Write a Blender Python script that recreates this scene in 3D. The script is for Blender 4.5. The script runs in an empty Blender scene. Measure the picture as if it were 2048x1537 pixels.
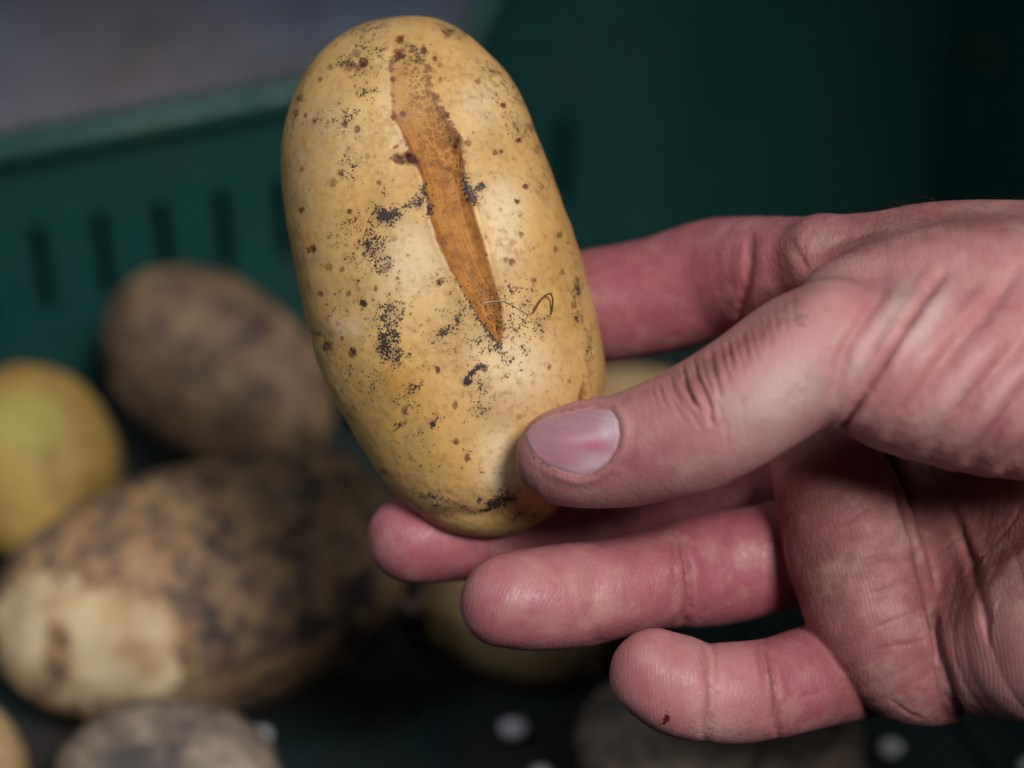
import bpy, math, random
import numpy as np
from mathutils import Matrix, Vector

# ------------------------------------------------------------------ scene, camera, light
scene = bpy.context.scene
COL = scene.collection
PITCH = math.radians(38.0)
CAM_H = 0.47                     # camera height above the ground (m)
FPX = 4550.0                     # focal length in pixels of a 2048-wide picture
CX, CY = 1024.0, 768.5
FOCUS = 433.0                    # mm

cam_d = bpy.data.cameras.new('camera')
cam_d.sensor_width = 36.0
cam_d.lens = FPX / 2048.0 * 36.0
cam_d.clip_start = 0.01
cam_d.clip_end = 60.0
cam_d.dof.use_dof = True
cam_d.dof.focus_distance = 0.4335
cam_d.dof.aperture_fstop = 6.2
cam_d.dof.aperture_blades = 0
cam = bpy.data.objects.new('camera', cam_d)
COL.objects.link(cam)
cam.location = (0, 0, CAM_H)
cam.rotation_euler = (math.pi / 2 - PITCH, 0, 0)
scene.camera = cam

RIGHT = np.array([1.0, 0, 0])
FWD = np.array([0.0, math.cos(PITCH), -math.sin(PITCH)])
DOWN = np.array([0.0, -math.sin(PITCH), -math.cos(PITCH)])
CAMP = np.array([0.0, 0.0, CAM_H])

world = bpy.data.worlds.new('World')
scene.world = world
world.use_nodes = True
wn = world.node_tree.nodes
wn['Background'].inputs['Color'].default_value = (0.50, 0.66, 1.0, 1)
wn['Background'].inputs['Strength'].default_value = 0.022


def area(name, loc, target, size, power, color):
    l = bpy.data.lights.new(name, 'AREA')
    l.shape = 'DISK'
    l.size = size
    l.energy = power
    l.color = color
    o = bpy.data.objects.new(name, l)
    COL.objects.link(o)
    o.location = loc
    d = Vector(target) - Vector(loc)
    o.rotation_euler = d.to_track_quat('-Z', 'Y').to_euler()
    return o


SUBJ = CAMP + FWD * 0.44
AIM = CAMP + FWD * 0.435 + RIGHT * 0.008 + DOWN * 0.010
KEYDIR = RIGHT * 0.30 - DOWN * 0.29 - FWD * 0.91
KEYDIR /= np.linalg.norm(KEYDIR)
kl = bpy.data.lights.new('key_lamp', 'SPOT')
kl.energy = 118.0
kl.color = (1.0, 0.93, 0.925)
kl.shadow_soft_size = 0.22
kl.spot_size = math.radians(20.5)  # narrow soft cone shaped to darken the surroundings like a vignette
kl.spot_blend = 1.0
key = bpy.data.objects.new('key_lamp', kl)
COL.objects.link(key)
key.location = AIM + KEYDIR * 1.0
key.rotation_euler = (-Vector(KEYDIR)).to_track_quat('-Z', 'Y').to_euler()
SOFTDIR = -RIGHT * 0.60 - DOWN * 0.50 - FWD * 0.62
SOFTDIR /= np.linalg.norm(SOFTDIR)
area('added_fill_lamp', SUBJ + SOFTDIR * 0.75, SUBJ - RIGHT * 0.16 + FWD * 0.2, 0.2, 0.85, (0.90, 0.94, 1.0))  # added fill to brighten the crate's left side and its potatoes
SKYDIR = np.array([-0.25, -0.20, 0.94]); SKYDIR /= np.linalg.norm(SKYDIR)
area('sky_lamp', SUBJ + SKYDIR * 2.2, SUBJ, 1.4, 1.2, (0.62, 0.78, 1.0))

scene.view_settings.view_transform = 'Standard'
scene.view_settings.look = 'None'
scene.view_settings.exposure = 0.0
scene.view_settings.gamma = 1.0
scene.cycles.use_denoising = True
scene.cycles.max_bounces = 8

rng = np.random.default_rng(7)
random.seed(7)


# ------------------------------------------------------------------ numeric helpers
def campt(px, py, D):
    """pixel of the 2048 picture + depth (mm) -> camera frame (mm): right, down, forward"""
    return np.array([(px - CX) / FPX * D, (py - CY) / FPX * D, D])


def to_world(P):
    P = np.asarray(P, dtype=np.float64) * 0.001
    return CAMP + P[..., 0:1] * RIGHT + P[..., 1:2] * DOWN + P[..., 2:3] * FWD


def at(px, py, D):
    return to_world(campt(px, py, D))


def hash3(ix, iy, iz, seed):
    h = (ix.astype(np.int64) * 374761393 + iy.astype(np.int64) * 668265263 + iz.astype(np.int64) * 2147483647 + seed * 974711) & 0xFFFFFFFF
    h = ((h ^ (h >> 13)) * 1274126177) & 0xFFFFFFFF
    h = ((h ^ (h >> 16)) * 2246822519) & 0xFFFFFFFF
    return ((h ^ (h >> 15)) & 0xFFFFFF) / float(0xFFFFFF)


def vnoise(P, scale, seed=0):
    """smooth value noise in -1..1"""
    Q = P * scale
    I = np.floor(Q)
    F = Q - I
    F = F * F * F * (F * (F * 6 - 15) + 10)
    I = I.astype(np.int64)
    r = 0
    for dx in (0, 1):
        wx = F[:, 0] if dx else 1 - F[:, 0]
        for dy in (0, 1):
            wy = F[:, 1] if dy else 1 - F[:, 1]
            for dz in (0, 1):
                wz = F[:, 2] if dz else 1 - F[:, 2]
                r = r + wx * wy * wz * hash3(I[:, 0] + dx, I[:, 1] + dy, I[:, 2] + dz, seed)
    return r * 2 - 1


def fbm(P, scale, octaves=3, seed=0):
    a, s, t = 1.0, scale, 0
    for k in range(octaves):
        t = t + a * vnoise(P, s, seed + 31 * k)
        a *= 0.5
        s *= 2.03
    return t


def sstep(a, b, x):
    t = np.clip((x - a) / (b - a), 0, 1)
    return t * t * (3 - 2 * t)


def seg_dist2(px, py, pts):
    """distance in pixels to a polyline, and running length parameter 0..1"""
    best = np.full(px.shape, 1e9)
    bt = np.zeros(px.shape)
    n = len(pts) - 1
    for i in range(n):
        ax, ay = pts[i]; bx, by = pts[i + 1]
        dx, dy = bx - ax, by - ay
        t = np.clip(((px - ax) * dx + (py - ay) * dy) / (dx * dx + dy * dy + 1e-9), 0, 1)
        d = np.hypot(px - ax - t * dx, py - ay - t * dy)
        m = d < best
        best = np.where(m, d, best)
        bt = np.where(m, (i + t) / n, bt)
    return best, bt


def poly_sd(px, py, poly):
    """signed distance to polygon, positive inside"""
    d, _ = seg_dist2(px, py, poly + [poly[0]])
    ins = np.zeros(px.shape, bool)
    n = len(poly)
    for i in range(n):
        x0, y0 = poly[i]; x1, y1 = poly[(i + 1) % n]
        c = ((y0 > py) != (y1 > py)) & (px < (x1 - x0) * (py - y0) / (y1 - y0 + 1e-12) + x0)
        ins ^= c
    return np.where(ins, d, -d)


def catmull(pts, n):
    pts = [np.array(p, float) for p in pts]
    out = []
    for i in range(len(pts) - 1):
        p0 = pts[max(i - 1, 0)]; p1 = pts[i]; p2 = pts[i + 1]; p3 = pts[min(i + 2, len(pts) - 1)]
        for k in range(n):
            t = k / n
            out.append(0.5 * ((2 * p1) + (-p0 + p2) * t + (2 * p0 - 5 * p1 + 4 * p2 - p3) * t * t + (-p0 + 3 * p1 - 3 * p2 + p3) * t ** 3))
    out.append(pts[-1])
    return np.array(out)


# ------------------------------------------------------------------ mesh / object helpers
def raw_mesh(name, V, quads=None, tris=None, smooth=True):
    me = bpy.data.meshes.new(name)
    V = np.asarray(V, dtype=np.float32)
    loops, starts = [], []
    n = 0
    nq = 0 if quads is None else len(quads)
    nt = 0 if tris is None else len(tris)
    parts = []
    if nq: parts.append(np.asarray(quads, dtype=np.int32).ravel())
    if nt: parts.append(np.asarray(tris, dtype=np.int32).ravel())
    L = np.concatenate(parts)
    st = np.concatenate([np.arange(nq) * 4, nq * 4 + np.arange(nt) * 3]).astype(np.int32)
    me.vertices.add(len(V)); me.vertices.foreach_set('co', V.ravel())
    me.loops.add(len(L)); me.loops.foreach_set('vertex_index', L)
    me.polygons.add(len(st)); me.polygons.foreach_set('loop_start', st)
    me.update(calc_edges=True)
    me.validate()
    me.polygons.foreach_set('use_smooth', np.full(len(me.polygons), smooth, dtype=bool))
    return me


def fattr(me, name, arr):
    a = me.attributes.new(name, 'FLOAT', 'POINT')
    a.data.foreach_set('value', np.asarray(arr, dtype=np.float32))


def vattr(me, name, arr):
    a = me.attributes.new(name, 'FLOAT_COLOR', 'POINT')
    c = np.ones((len(arr), 4), dtype=np.float32); c[:, :3] = arr
    a.data.foreach_set('color', c.ravel())


def link(name, me, mat, parent=None, loc=None):
    o = bpy.data.objects.new(name, me)
    COL.objects.link(o)
    if mat is not None:
        me.materials.append(mat)
    if parent is not None:
        o.parent = parent
    if loc is not None:
        o.location = loc
    return o


def empty(name, loc):
    o = bpy.data.objects.new(name, None)
    COL.objects.link(o)
    o.empty_display_size = 0.02
    o.location = loc
    return o


def tag(o, label=None, cat=None, group=None, kind=None):
    if label: o['label'] = label
    if cat: o['category'] = cat
    if group: o['group'] = group
    if kind: o['kind'] = kind
    return o


def tube(pts, rad, sides=8):
    pts = np.asarray(pts, float)
    n = len(pts)
    rad = np.broadcast_to(np.asarray(rad, float), (n,))
    V, F = [], []
    up = np.array([0.3, 0.2, 0.93])
    for i in range(n):
        t = pts[min(i + 1, n - 1)] - pts[max(i - 1, 0)]
        t /= np.linalg.norm(t) + 1e-12
        a = np.cross(t, up); a /= np.linalg.norm(a) + 1e-9
        b = np.cross(t, a)
        for k in range(sides):
            an = 2 * math.pi * k / sides
            V.append(pts[i] + rad[i] * (math.cos(an) * a + math.sin(an) * b))
    for i in range(n - 1):
        for k in range(sides):
            k2 = (k + 1) % sides
            F.append((i * sides + k, i * sides + k2, (i + 1) * sides + k2, (i + 1) * sides + k))
    T = []
    V.append(pts[0]); V.append(pts[-1])
    c0, c1 = len(V) - 2, len(V) - 1
    for k in range(sides):
        k2 = (k + 1) % sides
        T.append((c0, k2, k)); T.append((c1, (n - 1) * sides + k, (n - 1) * sides + k2))
    return np.array(V), np.array(F), np.array(T)


# ------------------------------------------------------------------ material helpers
class NT:
    def __init__(self, name):
        self.m = bpy.data.materials.new(name)
        self.m.use_nodes = True
        self.t = self.m.node_tree
        self.b = self.t.nodes['Principled BSDF']
        self.tc = self.t.nodes.new('ShaderNodeTexCoord')

    def n(self, kind, **kw):
        nd = self.t.nodes.new('ShaderNode' + kind)
        for k, v in kw.items():
            setattr(nd, k, v)
        return nd

    def lk(self, a, b):
        self.t.links.new(a, b)

    def put(self, sock, v):
        if isinstance(v, (int, float)):
            sock.default_value = v
        elif isinstance(v, tuple):
            sock.default_value = v if len(v) == 4 or sock.type != 'RGBA' else (*v, 1)
        else:
            self.lk(v, sock)

    def noise(self, scale, detail=4, rough=0.55, vec=None, dist=0.0, out='Fac'):
        nd = self.n('TexNoise')
        nd.inputs['Scale'].default_value = scale
        nd.inputs['Detail'].default_value = detail
        nd.inputs['Roughness'].default_value = rough
        nd.inputs['Distortion'].default_value = dist
        self.lk(vec if vec is not None else self.tc.outputs['Object'], nd.inputs['Vector'])
        return nd.outputs[out]

    def attr(self, name, out='Fac'):
        nd = self.n('Attribute', attribute_name=name)
        return nd.outputs[out]

    def math(self, op, a, b=0.0, c=None, clamp=False):
        nd = self.n('Math', operation=op, use_clamp=clamp)
        self.put(nd.inputs[0], a); self.put(nd.inputs[1], b)
        if c is not None: self.put(nd.inputs[2], c)
        return nd.outputs[0]

    def ramp(self, v, a, b, lo=0.0, hi=1.0):
        nd = self.n('MapRange', interpolation_type='SMOOTHSTEP')
        self.put(nd.inputs[0], v)
        nd.inputs[1].default_value = a; nd.inputs[2].default_value = b
        nd.inputs[3].default_value = lo; nd.inputs[4].default_value = hi
        return nd.outputs[0]

    def mix(self, f, a, b, mode='MIX'):
        nd = self.n('Mix', data_type='RGBA', blend_type=mode)
        self.put(nd.inputs[0], f); self.put(nd.inputs[6], a); self.put(nd.inputs[7], b)
        return nd.outputs[2]

    def bump(self, h, dist, strength=1.0, normal=None):
        nd = self.n('Bump')
        nd.inputs['Strength'].default_value = strength
        nd.inputs['Distance'].default_value = dist
        self.lk(h, nd.inputs['Height'])
        if normal is not None: self.lk(normal, nd.inputs['Normal'])
        return nd.outputs[0]

    def mapping(self, scale=(1, 1, 1), rot=(0, 0, 0)):
        nd = self.n('Mapping')
        nd.inputs['Scale'].default_value = scale
        nd.inputs['Rotation'].default_value = rot
        self.lk(self.tc.outputs['Object'], nd.inputs['Vector'])
        return nd.outputs[0]

    def set(self, **kw):
        for k, v in kw.items():
            self.put(self.b.inputs[k.replace('_', ' ')], v)


# ------------------------------------------------------------------ ground and crate
def mat_ground():
    t = NT('ground_concrete')
    a = t.noise(4.0, 5)
    b = t.noise(40.0, 5)
    c = t.mix(t.ramp(a, 0.35, 0.65), (0.34, 0.30, 0.31, 1), (0.30, 0.40, 0.56, 1))
    c = t.mix(t.ramp(b, 0.45, 0.7, 0, 0.5), c, (0.10, 0.09, 0.085, 1))
    t.set(Base_Color=c, Roughness=0.85, Normal=t.bump(b, 0.002, 0.6))
    return t.m


G = 30.0
me = raw_mesh('ground', [(-G, -G, 0), (G, -G, 0), (G, G, 0), (-G, G, 0)], quads=[(0, 1, 2, 3)], smooth=False)
tag(link('ground', me, mat_ground()), kind='structure')


def mat_crate():
    t = NT('crate_green_plastic')
    a = t.noise(9.0, 5, vec=t.mapping((1, 1, 0.6)))
    b = t.noise(160.0, 4)
    c = t.mix(t.ramp(a, 0.35, 0.7), (0.007, 0.064, 0.057, 1), (0.011, 0.086, 0.068, 1))
    soil = t.ramp(t.noise(22.0, 6, 0.7), 0.52, 0.72, 0, 0.65)
    c = t.mix(soil, c, (0.05, 0.042, 0.032, 1))
    t.set(Base_Color=c, Roughness=t.ramp(b, 0.3, 0.8, 0.42, 0.62), Normal=t.bump(b, 0.0004, 0.5))
    return t.m


M_CRATE = mat_crate()


def mat_floor():
    t = NT('crate_floor_shade')
    c = t.mix(t.ramp(t.noise(30.0, 5, 0.65), 0.4, 0.62), (0.005, 0.022, 0.021, 1), (0.018, 0.015, 0.013, 1))  # floor colour darkened all over to stand for the hand's shadow
    b = t.noise(300.0, 3)
    t.set(Base_Color=c, Roughness=0.7, Normal=t.bump(b, 0.0006, 0.6))
    return t.m


M_FLOOR = mat_floor()
U = np.array([0.934, 0.356, 0.0]); U /= np.linalg.norm(U)      # along the far long wall, to the right
N = np.array([-U[1], U[0], 0.0])                               # away from the camera
WALL_N = 0.594
CORNER_S = None
RIM_Z = 0.105
TOP_Z = 0.170
FLOOR_Z = 0.012


def wall_hit(px, py):
    d = (px - CX) / FPX * RIGHT + (py - CY) / FPX * DOWN + FWD
    k = (WALL_N - CAMP @ N) / (d @ N)
    p = CAMP + k * d
    return p @ U, p[2]


S_STEP0 = wall_hit(930, 130)[0]
S_STEP1 = wall_hit(1000, 0)[0]
S_CORNER = wall_hit(1915, 120)[0]
S_LEFT = S_CORNER - 0.56
W_CRATE = 0.37


def wbox(V, F, s0, s1, n0, n1, z0, z1, bev=0.0):
    """box in crate coordinates (s along far wall, n away from the camera)"""
    i = len(V)
    for z in (z0, z1):
        for (s, n) in ((s0, n0), (s1, n0), (s1, n1), (s0, n1)):
            V.append(U * s + N * n + np.array([0, 0, z]))
    F += [(i, i + 3, i + 2, i + 1), (i + 4, i + 5, i + 6, i + 7), (i, i + 1, i + 5, i + 4), (i + 1, i + 2, i + 6, i + 5), (i + 2, i + 3, i + 7, i + 6), (i + 3, i, i + 4, i + 7)]


def bevelled(o, w=0.001, seg=2):
    if w <= 0:
        return o
    m = o.modifiers.new('bevel', 'BEVEL')
    m.width = w; m.segments = seg; m.limit_method = 'ANGLE'
    return o


crate_loc = U * (S_CORNER - 0.28) + N * (WALL_N - W_CRATE / 2)
crate = empty('plastic_crate', crate_loc)
tag(crate, 'dark green plastic crate with slotted walls holding the loose potatoes', 'crate')


def crate_part(name, V, F, bev=0.001, mat=None):
    V = np.array(V) - crate_loc
    me = raw_mesh(name, V, quads=F, smooth=False)
    return bevelled(link(name, me, mat or M_CRATE, crate), bev)


TH = 0.003
s_a, z_top = wall_hit(72, 455)
s_b, z_bot = wall_hit(110, 625)
s_c, _ = wall_hit(198, 440)
PITCH_S = abs(s_c - s_a)
SLOT_W = 0.0042
S_LASTSLOT = wall_hit(1215, 400)[0]


def slotted_wall(name, s0, s1, along, fixed, top, phase):
    """wall with one row of upright slots; along 's' (long walls) or 'n' (end walls)"""
    V, F = [], []

    def bx(a0, a1, z0, z1, e=0.0):
        if along == 's':
            wbox(V, F, a0, a1, fixed + e, fixed + TH - e, z0, z1)
        else:
            wbox(V, F, fixed + e, fixed + TH - e, a0, a1, z0, z1)
    if along == 'n':
        bx(s0, s1, FLOOR_Z - 0.004, top)
        return crate_part(name, V, F, 0.0)
    full1 = s1
    s1 = S_LASTSLOT + 0.006
    bx(s1, full1, FLOOR_Z - 0.004, top)
    bx(s0, s1, FLOOR_Z - 0.004, z_bot)
    bx(s0, s1, z_top, top)
    k0 = int(math.ceil((s0 - phase) / PITCH_S)); k1 = int(math.floor((s1 - phase) / PITCH_S))
    prev = s0
    for k in range(k0, k1 + 1):
        c = phase + k * PITCH_S
        if c > S_LASTSLOT: break
        if c - SLOT_W / 2 <= prev + 0.002 or c + SLOT_W / 2 > s1 - 0.004: continue
        bx(prev, c - SLOT_W / 2, z_bot, z_top)
        prev = c + SLOT_W / 2
    bx(prev, s1, z_bot, z_top)
    return crate_part(name, V, F, 0.0)


slotted_wall('wall', S_LEFT, S_CORNER, 's', WALL_N, RIM_Z, s_a)
slotted_wall('wall', S_LEFT, S_CORNER, 's', WALL_N - W_CRATE - TH, RIM_Z, s_a)
# panels added behind the long walls so the slots look dark
for n0 in (WALL_N + 0.013, WALL_N - W_CRATE - TH - 0.013):
    V, F = [], []
    wbox(V, F, S_LEFT, S_CORNER, n0, n0 + TH, 0.002, RIM_Z - 0.002)
    crate_part('added_backing', V, F, 0.0006)
slotted_wall('wall', WALL_N - W_CRATE - 0.02, WALL_N + 0.02, 'n', S_CORNER, TOP_Z, WALL_N - 0.02)
slotted_wall('wall', WALL_N - W_CRATE, WALL_N, 'n', S_LEFT - TH, TOP_Z, WALL_N - 0.02)

# raised corner panels with a sloping end, one at each end of the long walls
for n0 in (WALL_N, WALL_N - W_CRATE - TH):
    for (a0, a1, a2) in ((S_STEP0, S_STEP1, S_CORNER), (S_LEFT + (S_CORNER - S_STEP0), S_LEFT + (S_CORNER - S_STEP1), S_LEFT)):
        V = []
        for n in (n0, n0 + TH):
            for (s, z) in ((a0, RIM_Z), (a2, RIM_Z), (a2, TOP_Z), (a1 + (a1 - a0) * 1.6, TOP_Z)):
                V.append(U * s + N * n + np.array([0, 0, z]))
        F = [(0, 1, 2, 3), (7, 6, 5, 4), (0, 4, 5, 1), (1, 5, 6, 2), (2, 6, 7, 3), (3, 7, 4, 0)]
        crate_part('corner_panel', V, F, 0.0006)

# rims: a rounded lip along each low wall, and along the sloping step
def rim(pts, r=0.0058):
    P = np.array(pts)
    V, Q, T = tube(P, r, 10)
    o = link('rim', raw_mesh('rim', V - crate_loc, quads=Q, tris=T), M_CRATE, crate)


def cp(s, n, z): return U * s + N * n + np.array([0, 0, z])


for n0 in (WALL_N + TH / 2, WALL_N - W_CRATE - TH / 2):
    e0 = S_STEP0; e1 = S_STEP0 + 2.6 * (S_STEP1 - S_STEP0)
    g0 = S_LEFT + (S_CORNER - S_STEP0); g1 = S_LEFT + (S_CORNER - e1)
    rim([cp(S_LEFT, n0, TOP_Z), cp(g1, n0, TOP_Z), cp(g0, n0, RIM_Z + 0.001), cp((g0 + e0) / 2, n0, RIM_Z + 0.001), cp(e0, n0, RIM_Z + 0.001), cp(e1, n0, TOP_Z), cp(S_CORNER, n0, TOP_Z)])
for s0 in (S_LEFT - TH / 2, S_CORNER + TH / 2):
    rim([cp(s0, WALL_N - W_CRATE - 0.02, TOP_Z), cp(s0, WALL_N + 0.02, TOP_Z)])

# floor made of strips with gaps
V, F = [], []
wbox(V, F, S_LEFT, S_CORNER, WALL_N - W_CRATE, WALL_N, FLOOR_Z - 0.003, FLOOR_Z)
for k in range(12):
    s = S_LEFT + 0.03 + k * 0.045
    wbox(V, F, s, s + 0.004, WALL_N - W_CRATE + 0.002, WALL_N - 0.002, FLOOR_Z - 0.0005, FLOOR_Z + 0.003)
crate_part('floor', V, F, 0.0005, M_FLOOR)


# ------------------------------------------------------------------ potatoes lying in the crate
def mat_pile(name, base, dark, soil, soil_amt, tint=None, seed=0.0, peel=False, green=None):
    t = NT(name)
    nd = t.n('Mapping'); nd.inputs['Location'].default_value = (seed, seed * 0.7, -seed)
    t.lk(t.tc.outputs['Object'], nd.inputs['Vector']); v = nd.outputs[0]
    a = t.noise(38.0, 5, 0.6, v)
    b = t.noise(150.0, 6, 0.65, v, 0.4)
    f = t.noise(900.0, 3, 0.6, v)
    c = t.mix(t.ramp(a, 0.35, 0.68), (*base, 1), (*dark, 1))
    if green is not None:
        c = t.mix(t.ramp(t.attr('green'), 0.1, 0.9, 0, 0.75), c, (*green, 1))
    s = t.math('ADD', t.math('MULTIPLY', t.noise(60.0, 6, 0.7, v, 0.9), 0.6), t.math('MULTIPLY', b, 0.4))
    sm = t.ramp(s, 0.55 - soil_amt * 0.16, 0.69 - soil_amt * 0.09)
    sc = t.mix(t.ramp(f, 0.3, 0.7), (*soil, 1), tuple(x * 0.55 for x in soil) + (1,))
    spots = t.n('TexVoronoi'); spots.inputs['Scale'].default_value = 190.0
    t.lk(v, spots.inputs['Vector'])
    c = t.mix(t.ramp(spots.outputs['Distance'], 0.10, 0.24, 0.55, 0.0), c, (0.10, 0.05, 0.025, 1))
    if peel:
        pm = t.attr('peel')
        pe = t.ramp(t.math('ADD', pm, t.math('MULTIPLY', t.math('SUBTRACT', t.noise(38.0, 6, 0.72, v, 0.8), 0.5), 2.2)), 0.56, 0.78)
        pc = t.mix(t.ramp(t.noise(60.0, 5, 0.6, v), 0.38, 0.7), (0.68, 0.55, 0.32, 1), (0.38, 0.23, 0.10, 1))
        keep = t.math('SUBTRACT', 1.0, pe)
        sm = t.math('MULTIPLY', sm, t.math('ADD', keep, 0.12), clamp=True)
        c = t.mix(pe, c, pc)
    c = t.mix(sm, c, sc)
    h = t.math('ADD', t.math('MULTIPLY', sm, 0.5), t.math('MULTIPLY', f, 0.25))
    t.set(Base_Color=c, Roughness=0.68, Normal=t.bump(h, 0.0008, 0.7))
    t.b.inputs['Specular IOR Level'].default_value = 0.35
    return t.m


def pile_potato(px, py, D, a_px, b_px, rot, label, mat, seed, thick=0.85, power=2.3, tilt=0.0, attrs=None, bumps=()):
    """ellipsoid-like tuber, long half-axis a_px, short b_px (in photo pixels at its depth)"""
    c = campt(px, py, D)
    k = D / FPX
    nu, nv = 96, 64
    th = np.linspace(0, 2 * np.pi, nu, endpoint=False)
    ph = np.linspace(0, np.pi, nv)
    TH_, PH_ = np.meshgrid(th, ph)
    X = np.cos(PH_); Y = np.sin(PH_) * np.cos(TH_); Z = np.sin(PH_) * np.sin(TH_)
    d = np.stack([X, Y, Z], -1).reshape(-1, 3)
    r = (np.abs(d[:, 0]) ** power + (d[:, 1] ** 2 + d[:, 2] ** 2) ** (power / 2)) ** (-1 / power)
    r = r * (1 + 0.055 * fbm(d + seed * 3.1, 1.3, 2, seed) + 0.02 * vnoise(d, 4.0, seed + 5))
    P = d * r[:, None] * np.array([a_px, b_px, b_px * thick]) * k
    ct, st = math.cos(tilt), math.sin(tilt)
    P = np.stack([ct * P[:, 0] + st * P[:, 2], P[:, 1], -st * P[:, 0] + ct * P[:, 2]], -1)
    cr, sr = math.cos(rot), math.sin(rot)
    P = np.stack([cr * P[:, 0] - sr * P[:, 1], sr * P[:, 0] + cr * P[:, 1], P[:, 2]], -1)
    C = P + c
    qx = C[:, 0] / C[:, 2] * FPX + CX; qy = C[:, 1] / C[:, 2] * FPX + CY
    for (bx_, by_, br_, amp) in bumps:
        w = np.exp(-((qx - bx_) ** 2 + (qy - by_) ** 2) / br_ ** 2) * (P[:, 2] < 0)
        P = P * (1 + amp * w)[:, None]
    i = np.arange(nv - 1)[:, None] * nu; j = np.arange(nu)[None, :]; j2 = (j + 1) % nu
    Q = np.stack([i + j, i + j2, i + nu + j2, i + nu + j], -1).reshape(-1, 4)
    Wd = to_world(P + c)
    o0 = to_world(c)
    me = raw_mesh('potato', Wd - o0, quads=Q[nu:-nu] if False else Q)
    if attrs:
        for nm, fn in attrs.items():
            fattr(me, nm, fn(qx, qy) * (P[:, 2] < 4))
    o = link('potato', me, mat, None, o0)
    tag(o, label, 'potato', 'potatoes lying in the crate')
    return o


SOIL = (0.080, 0.058, 0.053)
m_dirty = mat_pile('potato_skin_dirty', (0.46, 0.285, 0.14), (0.30, 0.18, 0.09), SOIL, 0.8, seed=0.3, peel=True)
m_brown = mat_pile('potato_skin_brown', (0.31, 0.20, 0.105), (0.20, 0.125, 0.07), (0.075, 0.052, 0.042), 0.85, seed=1.7)
m_yellow = mat_pile('potato_skin_yellow', (0.46, 0.30, 0.085), (0.33, 0.20, 0.055), (0.10, 0.07, 0.035), 0.12, seed=2.9, green=(0.33, 0.33, 0.075))
m_grey = mat_pile('potato_skin_grey', (0.34, 0.27, 0.19), (0.22, 0.17, 0.125), (0.085, 0.073, 0.068), 0.95, seed=4.1)
m_tan = mat_pile('potato_skin_tan', (0.46, 0.32, 0.15), (0.32, 0.21, 0.095), SOIL, 0.25, seed=5.3)


def peel_fn(x, y):
    poly = [(-60, 1180), (40, 1165), (150, 1150), (250, 1160), (320, 1195), (365, 1245), (372, 1310), (350, 1380), (270, 1420), (150, 1435), (40, 1400), (-40, 1320)]
    sd = poly_sd(x, y, poly)
    g = np.exp(-(((x - 115) / 34) ** 2 + ((y - 1310) / 75) ** 2))
    return np.clip(0.5 + sd / 130.0, 0, 1) - 0.75 * g


pile_potato(402, 1182, 610, 425, 248, math.radians(-13), 'large soil-caked potato with a pale peeled patch at its end', m_dirty, 3,
            attrs={'peel': peel_fn}, bumps=((650, 900, 90, 0.07), (420, 1400, 140, 0.05)))
pile_potato(440, 745, 690, 252, 172, math.radians(36), 'dull brown potato lying between the crate wall and the largest potato', m_brown, 11)
pile_potato(52, 918, 652, 190, 178, math.radians(60), 'smooth yellow potato with a greenish top at the left edge', m_yellow, 17,
            attrs={'green': lambda x, y: np.exp(-((x - 60) / 90) ** 2 - ((y - 850) / 80) ** 2)})
pile_potato(340, 1590, 560, 235, 182, math.radians(8), 'grey-brown soil-covered potato cut off by the bottom edge, left of the white lumps', m_grey, 23)
pile_potato(-55, 1530, 575, 130, 105, math.radians(75), 'small tan potato peeking in at the bottom left corner', m_tan, 29)
pile_potato(1045, 1215, 632, 205, 145, math.radians(14), 'tan potato in shade behind the ring fingertip', m_tan, 31)
pile_potato(1440, 1490, 585, 292, 170, math.radians(-4), 'mottled grey-brown potato under the little finger', m_grey, 37)
pile_potato(1275, 850, 672, 170, 115, math.radians(10), 'yellowish potato seen between thumb and index finger', m_tan, 41)
pile_potato(765, 690, 705, 150, 118, math.radians(30), 'dark brown potato mostly hidden behind the held potato', m_brown, 43)


# small pale lumps standing for bright openings in the crate floor
def mat_opening():
    t = NT('pale_opening')
    a = t.noise(300.0, 4)
    t.set(Base_Color=t.mix(t.ramp(a, 0.3, 0.7), (0.62, 0.66, 0.70, 1), (0.80, 0.82, 0.84, 1)), Roughness=0.6)
    return t.m


M_OPENING = mat_opening()


def opening_lump(px, py, wpx, hpx, label, seed):
    # stands on the floor: solve the depth where the ray meets the floor plus its half height
    d = (px - CX) / FPX * RIGHT + (py - CY) / FPX * DOWN + FWD
    D = (FLOOR_Z + 0.006 - CAM_H) / d[2] * 1000
    k = D / FPX * 0.001
    nu, nv = 20, 14
    TH_, PH_ = np.meshgrid(np.linspace(0, 2 * np.pi, nu, endpoint=False), np.linspace(0, np.pi, nv))
    dd = np.stack([np.sin(PH_) * np.cos(TH_), np.sin(PH_) * np.sin(TH_), np.cos(PH_)], -1).reshape(-1, 3)
    r = 1 + 0.18 * fbm(dd + seed, 1.4, 2, seed)
    P = dd * r[:, None] * np.array([wpx * k * 0.8, wpx * k * 0.6, max(hpx * k * 0.7, 0.0025)])
    i = np.arange(nv - 1)[:, None] * nu; j = np.arange(nu)[None, :]; j2 = (j + 1) % nu
    Q = np.stack([i + j, i + nu + j, i + nu + j2, i + j2], -1).reshape(-1, 4)
    o = link('opening_lump', raw_mesh('opening_lump', P, quads=Q), M_OPENING, None, at(px, py, D))
    tag(o, label, 'stone', 'pale lumps standing for openings in the crate floor')


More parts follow.
